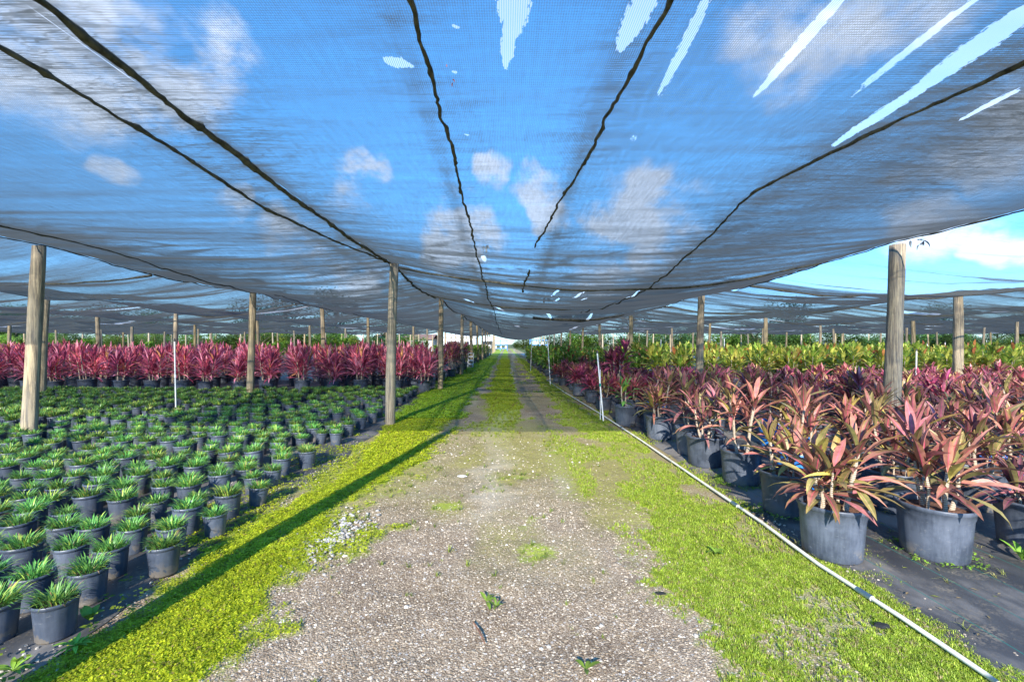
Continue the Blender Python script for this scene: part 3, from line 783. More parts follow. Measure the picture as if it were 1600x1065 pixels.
drape(-7.05, -2.14, np.linspace(-7.05, -2.14, 110), ynear, lambda Y: 0.02 + 0.28 * sstep(4, 16, Y), 0.16, 7, 'main', 'black shade cloth stretched over the mondo grass pots')
words_l = ['second', 'third', 'fourth', 'fifth', 'sixth', 'seventh', 'eighth', 'ninth']
LX = [x for x in xs_rows if x <= -7.05][::-1]; RX = [x for x in xs_rows if x >= 5.73]
for i in range(len(LX) - 1):
    xa, xb = LX[i + 1], LX[i]
    drape(xa, xb, np.linspace(xa, xb, 22), yfar, lambda Y: 0.30 + 0 * Y, 0.40, 20 + i, 'far', 'grey shade cloth strip over the burgundy side, %s strip out from the track' % words_l[i])
for i in range(len(RX) - 1):
    xa, xb = RX[i], RX[i + 1]
    y0 = 4.6 if i == 0 else 10.5
    drape(xa, xb, np.linspace(xa, xb, 22), yfar[yfar > y0], lambda Y: 0.30 + 0 * Y, 0.40, 40 + i, 'gap' if i == 0 else 'far', 'grey shade cloth strip over the croton side, %s strip out from the track' % words_l[i])

zc = bay_z(-2.14, 5.73, sagc, 0.16, 3); zl = bay_z(-7.05, -2.14, lambda Y: 0.02 + 0.28 * sstep(4, 16, Y), 0.16, 7)
def seam(name, xfun, y0, y1, zf, r, label, cat='seam', step=0.045, knots=True, dz=-0.012):
    ysx = np.arange(y0, y1, step); pts = []; rad = []
    for y in ysx:
        x = xfun(y) + 0.03 * (float(vnoise(y * 1.7, 0.5, 3)) - .5) + 0.026 * (float(vnoise(y * 7, 2.5, 5)) - .5) + 0.014 * (float(vnoise(y * 19, 4.5, 6)) - .5)
        pts.append((x, y, float(zf(np.array(x), np.array(y))) + dz))
        k = 0.35 + 0.5 * float(vnoise(y * 3.1, r * 900, 8)) + 0.5 * float(vnoise(y * 13, r * 900, 12))
        if knots and (y % 0.62) < step: k *= 1.5
        rad.append(r * k * 0.78)
    V, Fc = tube_arrays(pts, rad, 6)
    return tag(obj(name, np_mesh(name, V, Fc), M['rope']), label, cat)
ip = lambda ys_, xs_: (lambda y: float(np.interp(y, ys_, xs_)))
seam('seam_rope', ip([2, 3.1, 4.5, 8.4, 75], [-2.04, -2.12, -2.16, -2.14, -2.14]), 1.7, 65, zc, 0.030, 'thick dark gathered seam rope running over the verge posts')
seam('seam_rope', ip([2, 2.3, 3.1, 5, 8.0], [-2.5, -2.54, -2.55, -2.62, -2.16]), 1.7, 8.3, zl, 0.020, 'thinner dark seam rope running beside the thick one and joining it at the tall post')
seam('seam_rope', ip([2, 8, 14, 30, 60], [-0.42, -0.42, -0.40, -0.4, -0.3]), 1.7, 40, zc, 0.017, 'knotted brown seam rope running above the middle of the track')
seam('seam_rope', ip([2, 4.0, 5.9, 9.3], [0.71, 0.62, 0.37, 0.36]), 1.7, 6.0, zc, 0.017, 'curved olive seam rope hanging from the cloth just past the track middle')
seam('seam_rope', ip([7, 12], [0.36, 0.3]), 7.2, 9.4, zc, 0.022, 'short piece of frayed seam rope near the low middle of the cloth')
seam('seam_rope', ip([2.4, 4.3, 8.7, 14], [2.75, 2.36, 2.7, 2.3]), 1.7, 14, zc, 0.018, 'long dark seam rope slanting over the bronze cordylines', knots=False)
seam('seam_rope', lambda y: -6.2, 4.0, 30, zl, 0.016, 'thin dark cable under the cloth over the mondo grass pots', knots=False)
seam('seam_rope', lambda y: -7.05, 4.0, 60, zl, 0.016, 'dark edge cable over the thick weathered post', knots=False)
seam('seam_rope', lambda y: 5.73, 2.0, 60, zc, 0.016, 'dark edge cable over the thick pale barked post', knots=False)
def cross_rope(y0, x0, x1, zf, r, label, wob=0.5):
    xs_ = np.arange(x0, x1, 0.1); pts = []; rad = []
    for x in xs_:
        y = y0 + wob * (float(vnoise(x * 0.5, y0, 3)) - .5)
        pts.append((x, y, float(zf(np.array(x), np.array(y))) - 0.015)); rad.append(r * (0.6 + 0.9 * float(vnoise(x * 3, y0, 4))))
    V, Fc = tube_arrays(pts, rad, 6)
    tag(obj('seam_rope', np_mesh('seam_rope', V, Fc), M['rope']), label, 'seam')
cross_rope(8.4, -2.1, 5.7, zc, 0.018, 'first dark cross seam spanning the track between the tall post and the pale post', 0.9)
cross_rope(12.6, -2.1, 5.7, zc, 0.026, 'second dark cross seam sagging over the track', 0.9)
cross_rope(15.6, 0.9, 4.2, zc, 0.05, 'thick bunched black cross seam low over the track', 1.2)
cross_rope(21.0, -2.1, 5.7, zc, 0.03, 'fourth cross seam far down the track', 0.9)
for i in range(4):
    xa, xb = LX[i + 1], LX[i]
    for k, yy in enumerate((9.0, 15.5, 22.5)):
        cross_rope(yy + i * .7, xa, xb, bay_z(xa, xb, lambda Y: 0.30 + 0 * Y, 0.40, 20 + i), 0.02, '%s cross seam in the %s cloth strip over the burgundy side' % (('front', 'middle', 'rear')[k], words_l[i]))
for i in range(3):
    xa, xb = RX[i], RX[i + 1]
    for k, yy in enumerate((10.6, 16.5, 23.5)):
        cross_rope(yy + i * .7, xa, xb, bay_z(xa, xb, lambda Y: 0.30 + 0 * Y, 0.40, 40 + i), 0.022, '%s cross seam in the %s cloth strip over the croton side' % (('front', 'middle', 'rear')[k], words_l[i]))

def scraps(px, py, y, n, L, label, seed, mat):
    q = random.Random(seed); x = (px - 791) / F * y; z = CAM_H + (537 - py) / F * y; ps = []
    for i in range(n):
        dk = q.uniform(.6, 1.2); c = (mat[0] * dk, mat[1] * dk, mat[2] * dk)
        ps.append(leaf((q.uniform(-.5, .5) * L, q.uniform(-.1, .1), q.uniform(-.05, .05)), q.uniform(0, 6.28), q.uniform(-1.5, -.3), L * q.uniform(.4, 1), L * q.uniform(.15, .4), q.uniform(.3, 1.6), q.uniform(.1, .5), (c, c, c), 5, q, q.uniform(-2, 2), 0.0))
    V, Fc, C = join(ps); o = obj('cloth_scrap', np_mesh('cloth_scrap', V, Fc, True, col=C), M['scrap'], None, (x, y, z)); tag(o, label, 'cloth scrap')
def leaf(*a, **k): return _leaf(*a, **k)
SCRAPS = [(1438, 372, 6.9, 7, .22, 'frayed pale scrap of torn cloth dangling beside the thick pale barked post', 1, (.3, .36, .42)), (880, 488, 17.0, 8, .4, 'dark bunched rag of cloth hanging low over the track side of the croton bed', 2, (.03, .03, .03)), (856, 466, 14.5, 5, .3, 'small dark rag dangling above the track', 3, (.03, .03, .03)), (757, 382, 9.5, 5, .16, 'pale frayed knot on the middle seam rope', 4, (.5, .55, .6)), (704, 118, 2.55, 3, .03, 'tiny reddish scrap stuck in a pinhole beside the middle seam', 6, (.35, .1, .07))]
# ------------------------------------------------------------------ pots
def small_pot():
    p = [(0.001, 0.0), (0.092, 0.0), (0.097, 0.01), (0.112, 0.20), (0.113, 0.212), (0.119, 0.214), (0.121, 0.235), (0.117, 0.237), (0.110, 0.232), (0.107, 0.205)]
    return np_mesh('pot', *lathe([(r_ * .80, z_ * .80) for r_, z_ in p], 20))
def big_pot(rng, s=1.0):
    def wob(i, a):
        return (0.004 * (1 if math.sin(10 * a) > 0.35 else 0) if 1 < i < 5 else 0) + 0.004 * math.sin(2 * a + s * 9)
    p = [(0.001, 0.0), (0.178, 0.0), (0.186, 0.012), (0.19, 0.05), (0.205, 0.25), (0.209, 0.29), (0.215, 0.30), (0.217, 0.335), (0.226, 0.34), (0.230, 0.362), (0.226, 0.37), (0.216, 0.367), (0.208, 0.33), (0.205, 0.28)]
    return np_mesh('pot', *lathe([(r * s, z) for r, z in p], 40, wob))
def disc(r, z, seg=18, bumpy=0.012, rng=random):
    V = [(0, 0, z + bumpy)]
    for k in (0.5, 1.0):
        for s in range(seg):
            a = 2 * PI * s / seg; V.append((r * k * math.cos(a), r * k * math.sin(a), z + rng.uniform(-bumpy, bumpy) * (1.2 - k)))
    Fc = []
    for s in range(0, seg, 2): Fc.append((0, 1 + s, 1 + s + 1, 1 + (s + 2) % seg))
    for s in range(seg):
        s2 = (s + 1) % seg; Fc.append((1 + s, 1 + seg + s, 1 + seg + s2, 1 + s2))
    return np_mesh('soil', V, Fc)

def _leaf(base, az, elev, L, Wd, droop, fold, cols, n=6, rng=random, twist=0.0, peti=0.12, fine=False):
    """lanceolate leaf: centre line bending down, three or five verts per station (five give a midrib stripe)"""
    d = Vector((math.cos(az), math.sin(az), 0)); side0 = Vector((-d.y, d.x, 0))
    V = []; C = []; p = Vector(base); e = elev
    rim, mid, tip = cols; wav = rng.uniform(0, 6); brown = rng.random()
    offs = (1, .17, 0, -.17, -1) if fine else (1, 0, -1)
    for i in range(n + 1):
        t = i / n
        wv = Wd * (max(0.0, math.sin(PI * min(1, max(0, (t - peti) / (1 - peti))) ** 0.85)) ** 0.8 if t > peti else 0.0) + Wd * 0.10 * (1 - t)
        if i == n: wv = Wd * 0.02
        tang = d * math.cos(e) + Vector((0, 0, 1)) * math.sin(e); up = -d * math.sin(e) + Vector((0, 0, 1)) * math.cos(e)
        tw = twist * t; side = side0 * math.cos(tw) + up * math.sin(tw); up2 = up * math.cos(tw) - side0 * math.sin(tw)
        k = t; cr = [rim[j] * (1 - k * .5) + tip[j] * k * .5 for j in range(3)]; cm = [mid[j] * (1 - k * .7) + cr[j] * k * .7 for j in range(3)]
        for of in offs:
            wb = 0.10 * math.sin(wav + 7 * t + (2 if of > 0 else 0)) * wv if fine and abs(of) == 1 else 0
            V.append(tuple(p + side * of * wv / 2 + up2 * (fold * wv * abs(of) + wb)))
            sh = rng.uniform(.85, 1.15)
            if of == 0: C.append(cm)
            elif abs(of) == 1: C.append([tip[j] * .45 * sh + cr[j] * .5 for j in range(3)] if not (fine and brown > .75 and t > .6) else [.26 * sh, .15 * sh, .06 * sh])
            else: C.append([c * sh * .92 for c in cr])
        p = p + tang * (L / n); e -= droop / n * (0.5 + t)
    Fc = []; m = len(offs)
    for i in range(n):
        a = i * m
        for q in range(m - 1): Fc.append((a + q, a + q + 1, a + m + q + 1, a + m + q))
    return np.array(V), np.array(Fc), np.array(C)

for a_ in SCRAPS: scraps(*a_)
# --- mondo grass
def mondo_foliage(rng, n=110, segs=4, wk=1.0):
    parts = []; dry = rng.uniform(0.06, 0.3); big = rng.uniform(.85, 1.12)
    for i in range(n):
        az = rng.uniform(0, 2 * PI); r = 0.066 * math.sqrt(rng.random()); t = rng.random()
        b = (r * math.cos(az + rng.uniform(-.6, .6)), r * math.sin(az + rng.uniform(-.6, .6)), 0.166)
        L = rng.uniform(0.065, 0.118) * big; k = rng.uniform(0.65, 1.3)
        c = (0.10 * k, 0.255 * k, 0.055 * k)
        if rng.random() < dry: c = (0.30 * k, 0.42 * k, 0.07 * k)
        if rng.random() < 0.03: c = (0.35, 0.24, 0.10)
        c2 = (c[0] * 1.7, c[1] * 1.6, c[2] * 1.6)
        parts.append(leaf(b, az, rng.uniform(0.6, 1.45), L, rng.uniform(0.0045, 0.008) * wk, rng.uniform(0.7, 2.0), 0.1, (c, c, c2), segs, rng, 0, 0.0))
    V, Fc, C = join(parts)
    return np_mesh('foliage', V, Fc, True, col=C)
mpot = small_pot(); msoil = disc(0.0855, 0.167, 14, 0.005, rng)
mprotos = []
def mondo_proto(fol):
    r = empty('potted_mondo_plant')
    obj('pot', mpot, M['smallpot'], r); obj('soil', msoil, M['darksoil'], r); obj('foliage', fol, M['mondo'], r)
    return r
mfol = [mondo_foliage(rng, n) for n in (190, 210, 160, 220, 200, 140, 180, 120, 205)]
lfol = [mondo_foliage(rng, n, 2, 1.9) for n in (130, 145, 120, 135)]
spots = []
yy = 2.30; rown = 0
manual = [(105, 985), (18, 992), (178, 920), (92, 908), (30, 905), (255, 893), (200, 862), (315, 848), (373, 815), (243, 848), (138, 868), (420, 757), (465, 732)]
while yy < 13.3:
    stepx = 0.272 + 0.004 * yy
    xe = float(np.interp(yy, [2, 4, 4.7, 6, 7, 9, 12.8], [-2.25, -2.22, -2.42, -2.42, -2.5, -2.55, -2.6]))
    x = xe - rng.uniform(0, 0.06) - (0.11 if rown % 2 else 0); first = True
    while x > -1.125 * yy - 0.5:
        skip = rng.random() < (0.18 if (x > xe - 0.9 and yy > 4.2) else 0.05)
        near_post = any(math.hypot(x - a, yy - b) < 0.24 for a, b in ((-7.05, 6.9), (-2.14, 8.4), (-6.8, 9.4)))
        if not skip and not near_post:
            spots.append((x + rng.uniform(-.035, .035), yy + rng.uniform(-.05, .05) + 0.06 * (x - xe) * 0.5 * math.sin(rown * 1.3), first, rown)); first = False
        x -= stepx
    yy += 0.315; rown += 1
# keep pots apart
clean = []
for s in spots:
    if all((s[0] - c[0]) ** 2 + (s[1] - c[1]) ** 2 > 0.208 ** 2 for c in clean): clean.append(s)
spots = sorted(clean, key=lambda s: math.hypot(s[0], s[1]))
things, rest = spots[:300], spots[300:]
for i, f in enumerate(mfol): mprotos.append(mondo_proto(f))
ordn = ['first', 'second', 'third', 'fourth', 'fifth', 'sixth', 'seventh', 'eighth', 'ninth', 'tenth', 'eleventh', 'twelfth', 'thirteenth', 'fourteenth', 'fifteenth', 'sixteenth', 'seventeenth', 'eighteenth', 'nineteenth', 'twentieth', 'twenty-first', 'twenty-second', 'twenty-third', 'twenty-fourth', 'twenty-fifth', 'twenty-sixth', 'twenty-seventh', 'twenty-eighth', 'twenty-ninth', 'thirtieth', 'thirty-first', 'thirty-second', 'thirty-third', 'thirty-fourth', 'thirty-fifth', 'thirty-sixth']
for i, (x, y, first, rw) in enumerate(things):
    if first: lb = 'grey mondo grass pot at the clover verge end of the %s row from the camera' % ordn[min(rw, 35)]
    else: lb = 'small grey pot of dark green mondo grass inside the crowded bed, away from the verge'
    p = mprotos[i % 9]
    sc = rng.uniform(0.86, 1.12)
    if i < 9:
        o = p; o.location = (x, y, 0.012); o.rotation_euler = (0, 0, rng.uniform(0, 6.28)); tag(o, lb, 'potted plant', 'mondo grass pots in the bed')
    else:
        o = dup(p, (x, y, 0.012), rng.uniform(0, 6.28), sc, lb, 'potted plant', 'mondo grass pots in the bed')
        o.rotation_euler = (rng.gauss(0, .035), rng.gauss(0, .035), rng.uniform(0, 6.28))
if rest:
    P = np.array([(x, y, 0.012) for x, y, _, _ in rest]); parts = []
    pv = np.array([v.co[:] for v in mpot.vertices]); pf = np.array([p.vertices[:] for p in mpot.polygons])
    V1, F1, _ = scatter(pv, pf, P, np.zeros(len(P)), np.ones(len(P)))
    so_ = obj('distant_mondo_pots', np_mesh('distant_mondo_pots', V1, F1), M['smallpot'])
    tag(so_, 'mass of small pots of mondo grass at the far end of the bed before the burgundy cordylines', 'potted plants', None, 'stuff')
    parts = []
    for k in range(4):
        Pk = P[k::4]
        if len(Pk) == 0: continue
        me = lfol[k]; fv = np.array([v.co[:] for v in me.vertices]); ff = np.array([p.vertices[:] for p in me.polygons])
        cc = np.zeros(len(fv) * 4, dtype=np.float32); me.attributes['Col'].data.foreach_get('color', cc); cc = cc.reshape(-1, 4)[:, :3]
        parts.append(scatter(fv, ff, Pk, RS.uniform(0, 6.28, len(Pk)), RS.uniform(1.0, 1.25, len(Pk)), cc, np.ones((len(Pk), 3)) * RS.uniform(.95, 1.4, (len(Pk), 1))))
    V, Fc, C = join(parts)
    obj('foliage', np_mesh('foliage', V, Fc, True, col=C), M['mondo'], so_)

# --- cordylines
def palette(kind, rng):
    """rim, midrib, tip"""
    k = rng.uniform(0.75, 1.25); q = rng.random()
    if kind == 'bronze':
        if q < 0.28: c = ((0.30, 0.10, 0.10), (0.66, 0.07, 0.20), (0.36, 0.17, 0.11))
        elif q < 0.48: c = ((0.52, 0.19, 0.19), (0.74, 0.14, 0.26), (0.48, 0.23, 0.17))
        elif q < 0.68: c = ((0.12, 0.055, 0.055), (0.50, 0.03, 0.14), (0.20, 0.10, 0.06))
        elif q < 0.93: c = ((0.17, 0.20, 0.065), (0.50, 0.18, 0.17), (0.34, 0.21, 0.09))
        else: c = ((0.42, 0.37, 0.08), (0.45, 0.3, 0.12), (0.36, 0.20, 0.08))
    elif kind == 'purple':
        if q < 0.48: c = ((0.13, 0.06, 0.075), (0.40, 0.04, 0.14), (0.20, 0.10, 0.085))
        elif q < 0.70: c = ((0.30, 0.10, 0.115), (0.55, 0.07, 0.18), (0.32, 0.15, 0.12))
        elif q < 0.92: c = ((0.14, 0.15, 0.055), (0.36, 0.12, 0.12), (0.24, 0.18, 0.08))
        else: c = ((0.46, 0.15, 0.20), (0.65, 0.1, 0.24), (0.42, 0.2, 0.2))
    elif kind == 'burgundy':
        if q < 0.45: c = ((0.30, 0.06, 0.10), (0.5, 0.09, 0.17), (0.34, 0.10, 0.12))
        elif q < 0.72: c = ((0.10, 0.022, 0.045), (0.26, 0.03, 0.08), (0.15, 0.04, 0.055))
        elif q < 0.93: c = ((0.48, 0.18, 0.24), (0.6, 0.2, 0.28), (0.45, 0.2, 0.22))
        else: c = ((0.34, 0.12, 0.06), (0.4, 0.2, 0.1), (0.38, 0.2, 0.08))
    elif kind == 'croton':
        if q < 0.55: c = ((0.46, 0.47, 0.09), (0.58, 0.55, 0.12), (0.46, 0.44, 0.09))
        elif q < 0.92: c = ((0.14, 0.26, 0.035), (0.36, 0.42, 0.07), (0.2, 0.3, 0.04))
        elif q < 0.95: c = ((0.35, 0.07, 0.05), (0.4, 0.2, 0.05), (0.4, 0.12, 0.05))
        else: c = ((0.48, 0.32, 0.05), (0.5, 0.4, 0.1), (0.45, 0.35, 0.05))
    elif kind == 'green':
        if q < 0.85: c = ((0.05, 0.13, 0.025), (0.16, 0.24, 0.05), (0.08, 0.16, 0.03))
        elif q < 0.95: c = ((0.26, 0.32, 0.04), (0.3, 0.35, 0.08), (0.26, 0.32, 0.04))
        else: c = ((0.32, 0.05, 0.05), (0.36, 0.08, 0.08), (0.3, 0.08, 0.05))
    elif kind == 'lime':
        c = ((0.14, 0.30, 0.03), (0.25, 0.38, 0.06), (0.2, 0.34, 0.04))
    elif kind == 'pink':
        c = ((0.48, 0.08, 0.17), (0.7, 0.12, 0.26), (0.5, 0.14, 0.22)) if q < .7 else ((0.2, 0.05, 0.08), (0.5, 0.06, 0.15), (0.2, 0.09, 0.07))
    k *= {'burgundy': 2.0, 'purple': 1.25, 'croton': 1.35, 'green': 1.9, 'bronze': 1.12}.get(kind, 1)
    return tuple(tuple(v * k for v in cc) for cc in c)
def cordyline(kind, rng, name, canes, hmin, hmax, nleaf, L, Wd, pot_s=1.0, spread=0.11, n=6, potmat='pot', young=False, soilmat='soil'):
    r = empty(name)
    po = obj('pot', big_pot(rng, pot_s), M[potmat], r)
    obj('soil', disc(0.2 * pot_s, 0.322, 20, 0.012, rng), M[soilmat], r)
    for c in range(canes):
        a = 2 * PI * c / canes + rng.uniform(-.5, .5); rr = spread * rng.uniform(0.35, 1.0) * pot_s
        b = Vector((rr * math.cos(a), rr * math.sin(a), 0.315)); h = rng.uniform(hmin, hmax)
        if c == 0: h = hmax
        top = b + Vector((math.cos(a) * rng.uniform(0.02, .16) * h * 1.2, math.sin(a) * rng.uniform(.02, .16) * h * 1.2, h))
        mid = (b + top) / 2 + Vector((rng.uniform(-.02, .02), rng.uniform(-.02, .02), 0))
        rad = rng.uniform(0.009, 0.017)
        V, Fc = tube_arrays([b, mid, top], [rad * 1.15, rad, rad * .85], 8)
        obj('stem', np_mesh('stem', V, Fc), M['cane'], r)
        parts = []
        nl = int(nleaf * rng.uniform(.8, 1.15)); az = rng.uniform(0, 6)
        span = min(0.22, h * 0.6) if kind not in ('burgundy', 'croton', 'green') else h * 0.75
        for i in range(nl):
            t = i / max(1, nl - 1)        # 0 lowest, 1 heart
            az += 2.4 + rng.uniform(-.25, .25)
            base = top + (b - top) * (span / max(h, 0.01)) * (1 - t)
            el = (0.0 if kind != 'burgundy' else .15) + 1.42 * t ** 0.85 + rng.uniform(-.18, .18)
            ll = L * (0.75 + 0.5 * math.sin(PI * (0.25 + 0.62 * t))) * rng.uniform(.8, 1.12)
            parts.append(leaf(base, az, el, ll, Wd * rng.uniform(.8, 1.15), rng.uniform(0.5, 1.5) * (1.15 - 0.7 * t), rng.uniform(0.08, 0.3), palette(kind, rng), n, rng, rng.uniform(-.5, .5), 0.16, fine=n > 4))
        V, Fc, C = join(parts)
        obj('foliage', np_mesh('foliage', V, Fc, True, col=C), M['leaf' if kind not in ('croton', 'green', 'lime') else 'croton'], r)
    return r

near_list = [  # px, py of base centre, kind, label, canes
    (1300, 868, 'bronze', 'bronze pink cordyline with six canes in a ribbed pot beside the white pipe', 6, 0.12, 0.42, 18, 0.31, 0.050),
    (1460, 868, 'bronze', 'broad pot of pink and purple cordyline with five bare canes and mulch, on striped cloth', 5, 0.20, 0.45, 19, 0.32, 0.050),
    (1228, 802, 'bronze', 'small dusky cordyline in the pot just behind the ribbed pot', 4, 0.12, 0.3, 17, 0.29, 0.046),
    (1158, 756, 'bronze', 'tan leaved cordyline in a pot ringed with green weeds by the pipe', 4, 0.25, 0.6, 18, 0.31, 0.047),
    (1080, 710, 'purple', 'purple cordyline in a short pot on the bare cloth by the pipe, yellow lower leaves', 5, 0.15, 0.6, 19, 0.33, 0.052),
    (1030, 686, 'bronze', 'cordyline in the pot in front of a blue pot by the pipe', 5, 0.2, 0.55, 18, 0.31, 0.047),
    (978, 665, 'green', 'lone green sapling in a grey pot beside the leaning white stake', 2, 0.2, 0.4, 10, 0.25, 0.06),
]
occupied = []
for (px, py, kind, lb, canes, h0, h1, nl, L, Wd) in near_list:
    x, y = ground_at(px, py)
    r = cordyline(kind, random.Random(int(px)), 'potted_cordyline', canes, h0, h1, nl, L, Wd, 0.93 if px != 1460 else 0.97)
    r.location = (x, y, 0.012); r.rotation_euler = (0, 0, px); tag(r, lb, 'potted plant', 'cordylines in big pots'); occupied.append((x, y))
protoB = [cordyline('bronze' if i % 2 else 'purple', random.Random(100 + i), 'potted_cordyline', 4 + i % 2, 0.10, 0.28 + 0.07 * (i % 4), 16, 0.31, 0.048) for i in range(6)]
protoP = [cordyline('purple' if i % 2 else 'bronze', random.Random(200 + i), 'potted_cordyline', 7, 0.12, 0.30 + 0.05 * i, 16, 0.33, 0.06, n=4) for i in range(5)]
protoK = [cordyline('pink', random.Random(240 + i), 'potted_cordyline', 5, 0.15, 0.38, 16, 0.38, 0.07, n=4) for i in range(2)]
protoBlue = cordyline('bronze', random.Random(300), 'potted_cordyline', 4, 0.15, 0.5, 17, 0.31, 0.047, potmat='bluepot')
used = set()
def place(p, loc, rz, sc, lb, gp):
    if id(p) not in used:
        used.add(id(p)); p.location = loc; p.rotation_euler = (0, 0, rz); p.scale = (sc,) * 3; return tag(p, lb, 'potted plant', gp)
    return dup(p, loc, rz, sc, lb, 'potted plant', gp)
blue_spots = [(2.85, 8.7), (3.75, 5.7), (3.05, 4.75), (4.9, 4.4), (3.9, 6.6)]
blue_lb = ['cordyline in a bright blue pot behind the second pot row near the leaning stake', 'cordyline in a blue pot half hidden behind the pink pair', 'cordyline in a blue pot glimpsed behind the ribbed pot', 'cordyline in a blue pot at the picture edge behind the broad pot', 'cordyline in a blue pot deep inside the bronze bed']
for (x, y), lb in zip(blue_spots, blue_lb):
    place(protoBlue, (x, y, 0.012), rng.uniform(0, 6), 1.0, lb, 'cordylines in big pots'); occupied.append((x, y))
ncord = 0
yy = 2.55; rown = 0
while yy < 19.0:
    stepx = 0.80 if yy < 7.5 else 0.84
    x = float(np.interp(yy, [2.5, 6, 9, 17], [2.95, 2.45, 2.3, 2.05])) + (0.3 if rown % 2 else 0)
    while x < 1.14 * yy + 0.9:
        xj, yj = x + rng.uniform(-.1, .1), yy + rng.uniform(-.1, .1)
        if all(math.hypot(xj - a, yj - b) > 0.56 for a, b in occupied) and all(math.hypot(xj - a, yj - b) > 0.36 for a, b in ((5.73, 6.8), (5.73, 13.5), (12.9, 13.0))) and not (yy < 3.0 and x < 3.3) and not (yj > 13.6 and xj > 4.3):
            occupied.append((xj, yj)); q = rng.random()
            edge = x < 3.0 and yy > 8
            if yy < 7.5: p = protoB[rng.randrange(6)]
            elif q < 0.12 or (edge and 11 < yy < 13.5): p = protoK[rng.randrange(2)]
            elif q < 0.22: p = protoB[rng.randrange(6)]
            else: p = protoP[rng.randrange(5)]
            if edge: lb, gp = 'purple or pink cordyline in the far row of pots lining the white pipe', 'cordyline pots lining the pipe far along'
            elif yy < 7.5: lb, gp = 'bronze and pink cordyline packed inside the sunlit front of the big pot bed', 'sunlit cordylines in the bed'
            else: lb, gp = 'purple cordyline packed inside the shaded back of the big pot bed', 'shaded cordylines in the bed'
            place(p, (xj, yj, 0.012), rng.uniform(0, 6.28), rng.uniform(.88, 1.08) * (1.0 if yy < 9 else 0.9), lb, gp); ncord += 1
        x += stepx
    yy += 0.76; rown += 1

# tall pink-purple clump beside the leaning stake
tall = cordyline('pink', random.Random(77), 'potted_cordyline', 5, 0.5, 1.0, 16, 0.42, 0.08)
tall.location = (2.75, 11.3, 0.012); tag(tall, 'tallest pink cordyline, standing above the rest behind the leaning white stake', 'potted plant', 'cordylines in big pots')

# burgundy bed
protoR = [cordyline('burgundy', random.Random(400 + i), 'potted_burgundy_cordyline', 6, 0.25, 0.78 + 0.06 * (i % 3), 25, 0.42, 0.055, n=4, spread=0.16) for i in range(5)]
x_front = 0
for rw in range(6):
    y = 14.1 + rw * 1.05
    x = -2.55 - (0.45 if rw % 2 else 0)
    if rw > 1: x -= 0.2
    k = 0
    while x > -1.13 * y - 1.2:
        lb = ('burgundy cordyline in the front row facing the mondo grass bed, %s from the verge' % ordn[min(k, 29)]) if rw == 0 else \
             ('burgundy cordyline at the verge end of the %s row back' % ordn[rw]) if k == 0 else 'burgundy cordyline in the rows hidden behind the front row'
        gp = 'burgundy cordylines in big pots'
        yj = y + rng.uniform(-.12, .12); xj = x + rng.uniform(-.1, .1)
        if all(math.hypot(xj - a, yj - b) > 0.4 for a, b in ((-2.14, 14.8), (-7.05, 17.6), (-12.55, 17.2))):
            place(protoR[rng.randrange(5)], (xj, yj, 0.012), rng.uniform(0, 6.28), rng.uniform(.92, 1.1), lb, gp)
        x -= 0.95; k += 1
protoV = [cordyline('purple', random.Random(450 + i), 'potted_cordyline', 5, 0.35, 0.9, 18, 0.5, 0.07, n=4) for i in range(2)]
for k in range(7):
    place(protoV[k % 2], (-2.45 - 0.12 * (k % 2), 20.2 + 0.95 * k, 0.012), rng.uniform(0, 6.28), 1.0, 'dark violet cordyline at the verge past the burgundy rows, before the white crates', 'dark violet cordylines at the verge')

# croton bed (yellow green) behind the cordylines, darker green along the track
protoC = [cordyline('croton', random.Random(500 + i), 'potted_croton', 6, 0.5, 0.90, 20, 0.33, 0.10, n=4, spread=0.17) for i in range(5)]
protoG = [cordyline('green', random.Random(520 + i), 'potted_green_bush', 6, 0.45, 0.98, 18, 0.34, 0.12, n=4, spread=0.17) for i in range(3)]
for rw in range(6):
    y = 15.0 + rw * 1.1; k = 0
    x = 4.9 + (0.45 if rw % 2 else 0)
    while x < 1.13 * y + 1.0:
        if all(math.hypot(x - a, y - b) > 0.45 for a, b in ((5.73, 20.9), (12.9, 22.7))):
            lb = ('yellow green croton in the first row behind the purple cordylines, %s from the track' % ordn[min(k, 29)]) if rw == 0 else 'yellow green croton standing in the rows behind the first croton row'
            place(protoC[rng.randrange(5)], (x + rng.uniform(-.12, .12), y + rng.uniform(-.12, .12), 0.012), rng.uniform(0, 6.28), rng.uniform(.94, 1.08), lb, 'crotons in the yellow green field')
        x += 0.9; k += 1
for rw in range(4):
    for k in range(16):
        y = 20.0 + k * 1.15 - (4.2 if rw > 2 else 0); x = 2.05 + rw * 0.85 + rng.uniform(-.1, .1) - 0.012 * k
        if math.hypot(x - 5.73, y - 20.9) < .4: continue
        lb = ('dark green bush at the track edge, %s along from the pink cordylines' % ordn[k]) if rw == 0 else 'dark green bush in the block between the track edge bushes and the crotons'
        place(protoG[rng.randrange(3)], (x, y + rng.uniform(-.1, .1), 0.012), rng.uniform(0, 6.28), rng.uniform(.8, .95), lb, 'dark green bushes by the track')
protoL = [cordyline('lime', random.Random(540 + i), 'potted_lime_bush', 5, 0.3, 0.75, 16, 0.3, 0.1, n=4, spread=0.17) for i in range(2)]
for rw in range(3):
    for k in range(20):
        y = 29.5 + k * 1.6; x = -2.5 - rw * 1.0 + rng.uniform(-.1, .1)
        lb = ('lime green bush at the far clover verge, %s beyond the white crates' % ordn[k]) if rw == 0 else 'lime green bush behind the far verge bushes past the white crates'
        place(protoL[rng.randrange(2)], (x, y, 0.012), rng.uniform(0, 6.28), rng.uniform(.85, 1.15), lb, 'lime green bushes past the crates')
